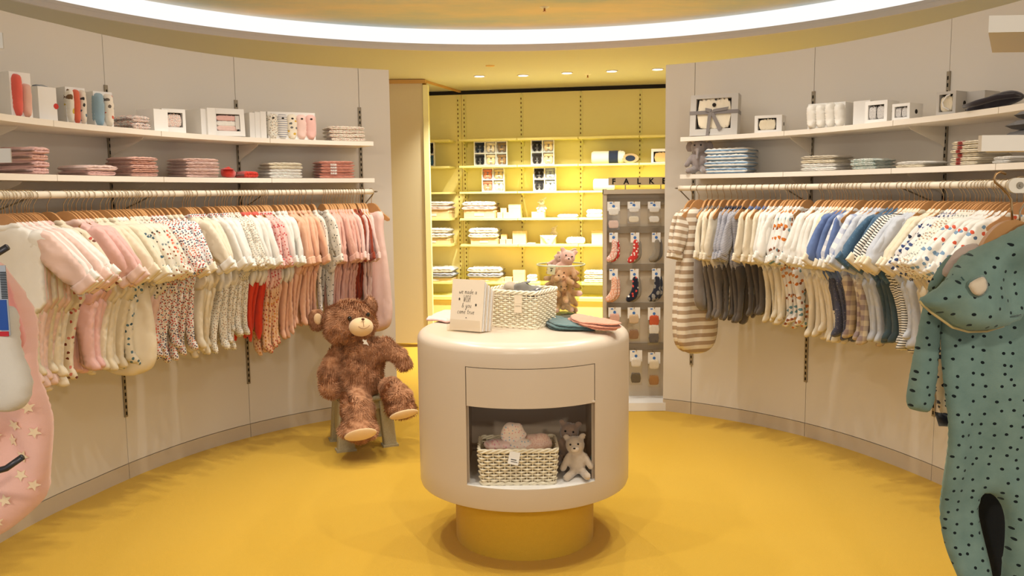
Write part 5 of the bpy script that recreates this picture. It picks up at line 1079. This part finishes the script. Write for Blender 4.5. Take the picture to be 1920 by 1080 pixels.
put('apron', MB().box((0, -sd * .38, SHt - .03), (sw * .62, .014, .05)).box((0, sd * .38, SHt - .03), (sw * .62, .014, .05)).box((-sw * .42, 0, SHt - .10), (.014, sd * .8, .20)).box((sw * .40, 0, SHt - .03), (.012, sd * .7, .05)), M_STOOL, st)

# ------------------------------------------------------------------ right foreground: teal suit on its arm
TY = 1.52
n = N('teal_dotted_velour'); n.b.inputs['Roughness'].default_value = .9; n.b.inputs['Specular IOR Level'].default_value = .1; n.b.inputs['Sheen Weight'].default_value = .35; n.b.inputs['Sheen Tint'].default_value = srgb(180, 200, 190)
sp_ = n.new('ShaderNodeSeparateXYZ'); n.link(n.coord(), sp_.inputs[0]); mp = n.new('ShaderNodeCombineXYZ'); n.link(sp_.outputs[0], mp.inputs[0]); n.link(sp_.outputs[2], mp.inputs[1])
v = n.new('ShaderNodeTexVoronoi'); v.voronoi_dimensions = '2D'; v.inputs['Scale'].default_value = 46; v.inputs['Randomness'].default_value = .62; n.link(mp.outputs[0], v.inputs['Vector'])
f = n.math('LESS_THAN', v.outputs['Distance'], .125); a = n.noise(30, 4); n.link(n.mix(f, n.mix(a.outputs[0], srgb(96, 120, 112), srgb(132, 154, 142)), srgb(22, 28, 30)), n.b.inputs['Base Color'])
b2 = n.noise(900, 1); n.bump(b2.outputs[0], .4, .0015); M_TEAL = n.m
m_tealp = C('teal_plain_edge', (96, 124, 114)); m_lin = C('hood_lining', (196, 176, 164), ('stripes', 400, .4, (180, 160, 150)))
T0 = at(1898, 412, TY)
def ol(pts, Y, o=None): o = o or T0; return [(p.x - o.x, p.z - o.z) for p in (at(x, y, Y) for x, y in pts)]
tt = thing('hooded_suit', 'teal black-dotted hooded fleece suit with bear ears hanging at the right edge', 'suit', T0)
body = [(1775, 560), (1772, 640), (1770, 720), (1771, 820), (1768, 900), (1769, 970), (1779, 1030), (1795, 1082), (1808, 1130), (1800, 1165), (1830, 1190), (1868, 1180), (1866, 1130), (1854, 1058), (1846, 1000), (1842, 958), (1851, 928),
        (1867, 928), (1879, 955), (1875, 1010), (1869, 1060), (1874, 1130), (1890, 1170), (1930, 1190), (1990, 1170), (2000, 1080), (2030, 900), (2035, 700), (2030, 560), (2000, 480), (1920, 440), (1850, 480)]
def bf(x, z): return .015 * math.sin(x * 34 + z * 9 + 1.5 * math.sin(z * 8)) * min(1, max(0, (-.12 - z) * 5)) + .016 * math.sin(x * 20 - z * 16)
link('suit_body', puff(ol(body, TY + .02), .009, .026, .035, .009, 31, 2, 3, 'suit_body', bf), M_TEAL, tt, (0, .02, 0))
slv = [(1745, 545), (1733, 590), (1722, 650), (1712, 710), (1705, 768), (1728, 775), (1757, 778), (1764, 730), (1770, 690), (1776, 620), (1795, 560), (1790, 510)]
s_ = link('sleeve', puff(ol(slv, TY + .03), .008, .022, .03, .006, 32, 2, 4, 'sleeve', lambda x, z: .006 * math.sin(x * 60)), M_TEAL, tt, (0, .045, 0))
hood = [(1722, 562), (1745, 543), (1775, 515), (1800, 493), (1835, 470), (1870, 446), (1920, 416), (1965, 400), (2010, 410), (2020, 470), (1990, 530), (1950, 560), (1925, 576), (1905, 596), (1880, 610), (1850, 619), (1815, 620), (1785, 612), (1765, 598), (1745, 583), (1728, 575)]
hd = link('hood', puff(ol(hood, TY - .07), .008, .036, .022, .008, 33, 2, 5, 'hood', lambda x, z: .014 * math.sin(x * 26 + z * 38) + .006 * math.sin(x * 60 - z * 30)), M_TEAL, tt, (0, -.07, 0))
def seam(pts, Y, r=.0016, mat=None, par=None): return put('seam', MB().tube([tuple(at(x, y, Y) - T0 - (Vector(par.location) if par else Vector())) for x, y in pts], r, 6), mat or m_tealp, par or tt, smooth=True)
seam([(1724, 565), (1745, 585), (1766, 600), (1786, 614), (1815, 622), (1850, 621), (1882, 611)], TY - .075, .0022, C('hood_binding', (196, 170, 110)), hd)
ear = ol([(1812, 531), (1830, 520), (1845, 515), (1853, 524), (1856, 538), (1850, 552), (1838, 560), (1826, 557), (1818, 548)], TY - .125)
e_ = link('hood_ear', puff(ear, .006, .009, .012, .001, 5, 1, 5, 'hood_ear'), m_tealp, hd, (0, -.052, 0))
ear2 = ol([(1814, 533), (1831, 522), (1844, 518), (1850, 526), (1852, 537), (1846, 549), (1837, 555), (1827, 553), (1820, 546)], TY - .13)
link('ear_lining', puff(ear2, .005, .006, .01, .001, 6, 1, 5, 'ear_lining'), C('ear_cream', (214, 196, 170)), e_, (0, -.008, 0))
seam([(1802, 519), (1812, 531), (1826, 546), (1845, 566), (1862, 582), (1886, 596), (1915, 590)], TY - .112, .0012, C('seam_teal', (62, 86, 80)), hd)
link('hood_lining', puff(ol([(1763, 512), (1778, 486), (1795, 466), (1820, 456), (1836, 457), (1838, 476), (1810, 500), (1775, 522)], TY + .0), .007, .012, .02, .003, 35, 1, 5, 'hood_lining'), m_lin, tt, (0, .0, 0))
link('hood_side', puff(ol([(1738, 540), (1752, 515), (1768, 490), (1785, 474), (1790, 490), (1776, 515), (1765, 532), (1745, 552)], TY + .02), .007, .010, .02, .003, 36, 1, 5, 'hood_side'), M_TEAL, tt, (0, .02, 0))
hgo = ol([(1832, 478), (1838, 458), (1856, 432), (1874, 418), (1896, 411), (1916, 415), (1950, 430), (1975, 460), (1980, 490), (1960, 470), (1920, 445), (1890, 448), (1860, 465), (1840, 484)], TY)
hh = put('wooden_hanger', MB().prism(chaikin(hgo, 2), .012, 'xz'), M_WOOD, None, angle=40, loc=T0); tag(hh, 'brown wooden hanger inside the teal hooded suit', 'hanger')
hkp = [(1898, 415), (1897, 392), (1896, 374), (1890, 364), (1878, 352), (1866, 342), (1864, 334), (1868, 326), (1876, 322), (1886, 326)]
put('hook', MB().tube([tuple(at(x, y, TY) - T0) for x, y in hkp], .0022, 8), paint('aged_steel', (176, 140, 96), .3, .5, metal=.9), hh, smooth=True)
# second garment behind
Q0 = at(1760, 700, 1.66); t2 = thing('patterned_suit', 'pale patterned suit with black cuffs just behind the teal suit', 'suit', Q0)
link('sleeve', puff(ol([(1760, 560), (1790, 560), (1800, 700), (1786, 785), (1756, 776), (1752, 700)], 1.66, Q0), .01, .018, .03, .004, 3, 1, 4, 'sleeve'), C('pale_dashes', (206, 190, 160), ('dots', 70, .3, [(30, 36, 50)])), t2)
link('cuff', puff(ol([(1752, 772), (1790, 778), (1788, 800), (1760, 799)], 1.66, Q0), .008, .020, .02, .002, 4, 0, 4, 'cuff'), C('black_cuff', (26, 28, 36)), t2)
link('suit_body', puff(ol([(1790, 500), (1990, 500), (2000, 900), (1960, 1100), (1880, 1130), (1850, 1090), (1822, 900), (1805, 700)], 1.66, Q0), .014, .02, .03, .006, 5, 1, 3, 'suit_body'), C('charcoal_backing', (36, 38, 42)), t2, (0, .02, 0))
hh2 = link('wooden_hanger', ME_WOOD, M_WOOD, None, at(1915, 352, 1.60)); tag(hh2, 'wooden hanger mostly hidden behind the teal suit hanger', 'hanger'); link('hook', ME_HOOK, M_CHROME, hh2)
# stand with arm and shelves that carries them, mostly outside the frame
X1 = 1.28; ft = thing('display_stand', 'cream display stand with shelves and arm at the right frame edge', 'display stand', (X1, 1.62, 0))
put('post', MB().box((.03, .02, 1.05), (.05, .05, 2.1)), M_RAIL, ft)
put('stand_foot', MB().box((0, 0, .012), (.5, .5, .024)), M_RAIL, ft)
def rel(p): return Vector(p) - Vector((X1, 1.62, 0))
pa, pb = at(1878, 334, TY), at(1878, 362, TY); rz_ = (pa.z - pb.z) / 2; cxp, czp = pa.x + rz_, (pa.z + pb.z) / 2
arm = [(cxp + rz_ * math.cos(R(q)) - X1, czp + rz_ * math.sin(R(q))) for q in range(90, 271, 15)] + [(.03, czp - rz_), (.03, czp + rz_)]
put('arm_plate', MB().prism(arm, .006, 'xz', (0, TY - .02 - 1.62, 0)), M_RAIL, ft)
put('arm_screw', MB().tube([(cxp - X1 + .006, TY - .025 - 1.62, czp), (cxp - X1 + .006, TY - .022 - 1.62, czp)], .006, 14).tube([(cxp - X1 + .006, TY - .027 - 1.62, czp), (cxp - X1 + .006, TY - .0249 - 1.62, czp)], .0022, 10), M_STD, ft)
put('arm_plate', MB().prism([(a + (.055 if i_ < 13 else 0), b) for i_, (a, b) in enumerate(arm)], .006, 'xz', (0, 1.60 - 1.62, 0)), M_RAIL, ft)
SY = 1.62
l0, l1 = at(1838, 254, SY), at(1838, 284, SY); zt_, zb_ = l0.z, l1.z
put('shelf_board', MB().prism([(l0.x - X1, .006), (.05, .006), (.05 + .14, .27), (l0.x - X1 + .16, .27)], .018, 'xy', (0, 0, zt_ - .012)), M_SHELF, ft); put('shelf_lip', MB().box(((l0.x + X1 + .05) / 2 - X1, SY - 1.62, (zt_ + zb_) / 2), (X1 + .05 - l0.x, .012, zt_ - zb_)), M_SHELF, ft)
u0 = at(1853, 62, SY)
put('upper_shelf', MB().prism([(u0.x - X1, 0), (.05, -.02), (.05 + .12, .24), (u0.x - X1 + .14, .24)], .03, 'xy', (0, 0, u0.z + .016)), M_WALL, ft)
sz = zt_ - .002
for k, (x0, yt, yb_) in enumerate(((1889, 232, 253), (1896, 214, 233), (1912, 200, 216))):
    p0 = at(x0, yb_, SY + .05); o = link('folded_knit', FM[k], C('grey_striped_knit', (120, 112, 110), ('stripes', 90, .4, (70, 66, 70))), None, (p0.x + .195, SY + .13, sz + k * .021), (0, 0, R(4 * k)), (.24, .16 / .7, .022 / .14)); tag(o, ['bottom', 'middle', 'top'][k] + ' grey striped folded knit at the right frame edge', 'folded clothes', 'grey folded knits on the near shelf')

# ------------------------------------------------------------------ left foreground: pink star suit, socks, rods
PY = 1.62; P0 = at(0, 480, PY)
n_pink = C('pink_sleeve_fleece', (238, 156, 152)); 
m_starp = C('pink_body_fleece', (246, 196, 182))
pt = thing('star_suit', 'pink fleece suit with cream stars hanging at the left edge', 'suit', P0)
pbody = [(-150, 520), (-20, 470), (30, 520), (60, 600), (80, 700), (93, 745), (100, 800), (97, 860), (88, 900), (84, 930), (60, 958), (30, 985), (0, 1003), (-60, 1020), (-140, 1000), (-170, 800)]
def pf(x, z): return .012 * math.sin(x * 40 + z * 14) + .010 * math.sin(z * 30 - x * 22)
pm = puff(ol(pbody, PY, P0), .009, .05, .06, .010, 41, 2, 5, 'suit_body', pf); link('suit_body', pm, m_starp, pt)
psl = [(-60, 470), (5, 482), (30, 496), (50, 535), (68, 575), (76, 610), (72, 640), (60, 652), (66, 700), (50, 680), (20, 640), (-60, 620)]
link('sleeve', puff(ol(psl, PY, P0), .009, .040, .045, .008, 42, 2, 5, 'sleeve', lambda x, z: .010 * math.sin(z * 40 + x * 50)), n_pink, pt, (0, -.055, 0))
stars = [(80, 752), (53, 785), (85, 800), (39, 818), (62, 845), (14, 805), (58, 880), (14, 902), (39, 920), (78, 900), (26, 960), (20, 700), (70, 730), (-5, 860), (5, 940), (48, 745)]
bvh_v = np.array([v.co for v in pm.vertices]); M_STARC = C('star_cream', (248, 222, 186))
for x, y in stars:
    q = at(x, y, PY) - P0; d_ = np.hypot(bvh_v[:, 0] - q.x, bvh_v[:, 2] - q.z); kk = np.argsort(d_)[:8]; k0 = [k for k in kk if bvh_v[k, 1] == bvh_v[kk, 1].min()][0]
    nn = Vector(pm.vertices[int(k0)].normal); 
    if nn.y > 0: nn = -nn
    mt = nn.to_track_quat('Y', 'Z').to_matrix(); mt = Vector((0, -1, 0)).rotation_difference(nn).to_matrix()
    mb = MB(); a0 = rng.uniform(0, 1)
    mb.prism([(a * math.cos(a0) - b * math.sin(a0), a * math.sin(a0) + b * math.cos(a0)) for a, b in star(.0125)], .002, 'xz'); mb.v = [tuple(mt @ Vector(v) + Vector((q.x, float(bvh_v[k0, 1]) - .0012, q.z))) for v in mb.v]
    put('star', mb, M_STARC, pt)
M_ROD = paint('dark_rod', (66, 66, 72), .35, .5, metal=.5)
rt_ = thing('rod_stand', 'dark metal rods reaching in from the left frame edge', 'display stand', (-1.45, 1.5, 0))
def rl(x, y, Y): return tuple(at(x, y, Y) - Vector((-1.45, 1.5, 0)))
put('post', MB().tube([(0, 0, 0), (0, 0, 2.0)], .016, 10), M_ROD, rt_, smooth=True); put('post_foot', MB().box((0, 0, .01), (.4, .4, .02)), M_ROD, rt_)
put('prong', MB().tube([(0, 0, rl(-60, 489, 1.40)[2]), rl(-60, 495, 1.40), rl(-20, 484, 1.40), rl(14, 463, 1.40)], .0055, 10), M_ROD, rt_, smooth=True)
put('prong', MB().tube([(0, 0, rl(-60, 905, 1.42)[2]), rl(-60, 900, 1.42), rl(-10, 884, 1.42), rl(12, 878, 1.42), rl(42, 857, 1.42)], .0055, 10), M_ROD, rt_, smooth=True)
# white socks with card
S0 = at(5, 575, 1.42); stt_ = thing('sock_pack', 'white baby socks on a blue barcode card at the left frame edge', 'socks', S0)
sk = [(-40, 565), (10, 572), (34, 576), (37, 620), (40, 655), (55, 690), (63, 715), (60, 745), (45, 765), (20, 773), (-10, 772), (-50, 760)]
link('sock', puff(ol(sk, 1.42, S0), .008, .022, .03, .004, 51, 2, 5, 'sock'), C('white_terry_sock', (222, 214, 202)), stt_)
cb = at(-20, 520, 1.40) - S0; cr = at(12, 520, 1.40) - S0
put('header_card', MB().box((cr.x - .045, cr.y, (at(0, 512, 1.40) - S0).z - .045), (.09, .002, .115)), paint('card_grey', (170, 176, 186), .5), stt_)
bz = (at(0, 545, 1.40) - S0).z; mb = MB()
for k in range(16): mb.box((cr.x - .004 - .0, cr.y - .002, bz + .030 - k * .0028), (.010, .001, .0014))
put('barcode', mb, M_BLACK, stt_)
put('card_print', MB().box((cr.x - .045, cr.y - .0015, bz - .040), (.086, .001, .05)), paint('print_blue', (40, 80, 160), .5), stt_)
put('card_stripe', MB().box((cr.x - .045, cr.y - .002, bz - .071), (.086, .001, .008)), paint('print_red', (190, 40, 50), .5), stt_)
# price tickets at the left edge
for (xa, xb, ya, yb_, l) in ((-60, 22, 279, 305, 'grey-white price ticket in front of the pink stack, left edge'), (-50, 7, 62, 91, 'grey ticket holder high at the left frame edge')):
    a_, b_ = at(xa, ya, 1.5), at(xb, yb_, 1.5); t2 = thing('price_ticket', l, 'price ticket', ((a_.x + b_.x) / 2, 1.5, b_.z), 0, 'tickets at the left edge')
    put('ticket_card', MB().box((0, 0, (a_.z - b_.z) / 2), (b_.x - a_.x, .003, a_.z - b_.z)), M_GREYCARD, t2)
    put('ticket_wire', MB().tube([(-(b_.x - a_.x) * .4, 0, .0), (-(b_.x - a_.x) * .4 - .3, .0, -.02)], .003, 6), M_ROD, t2)
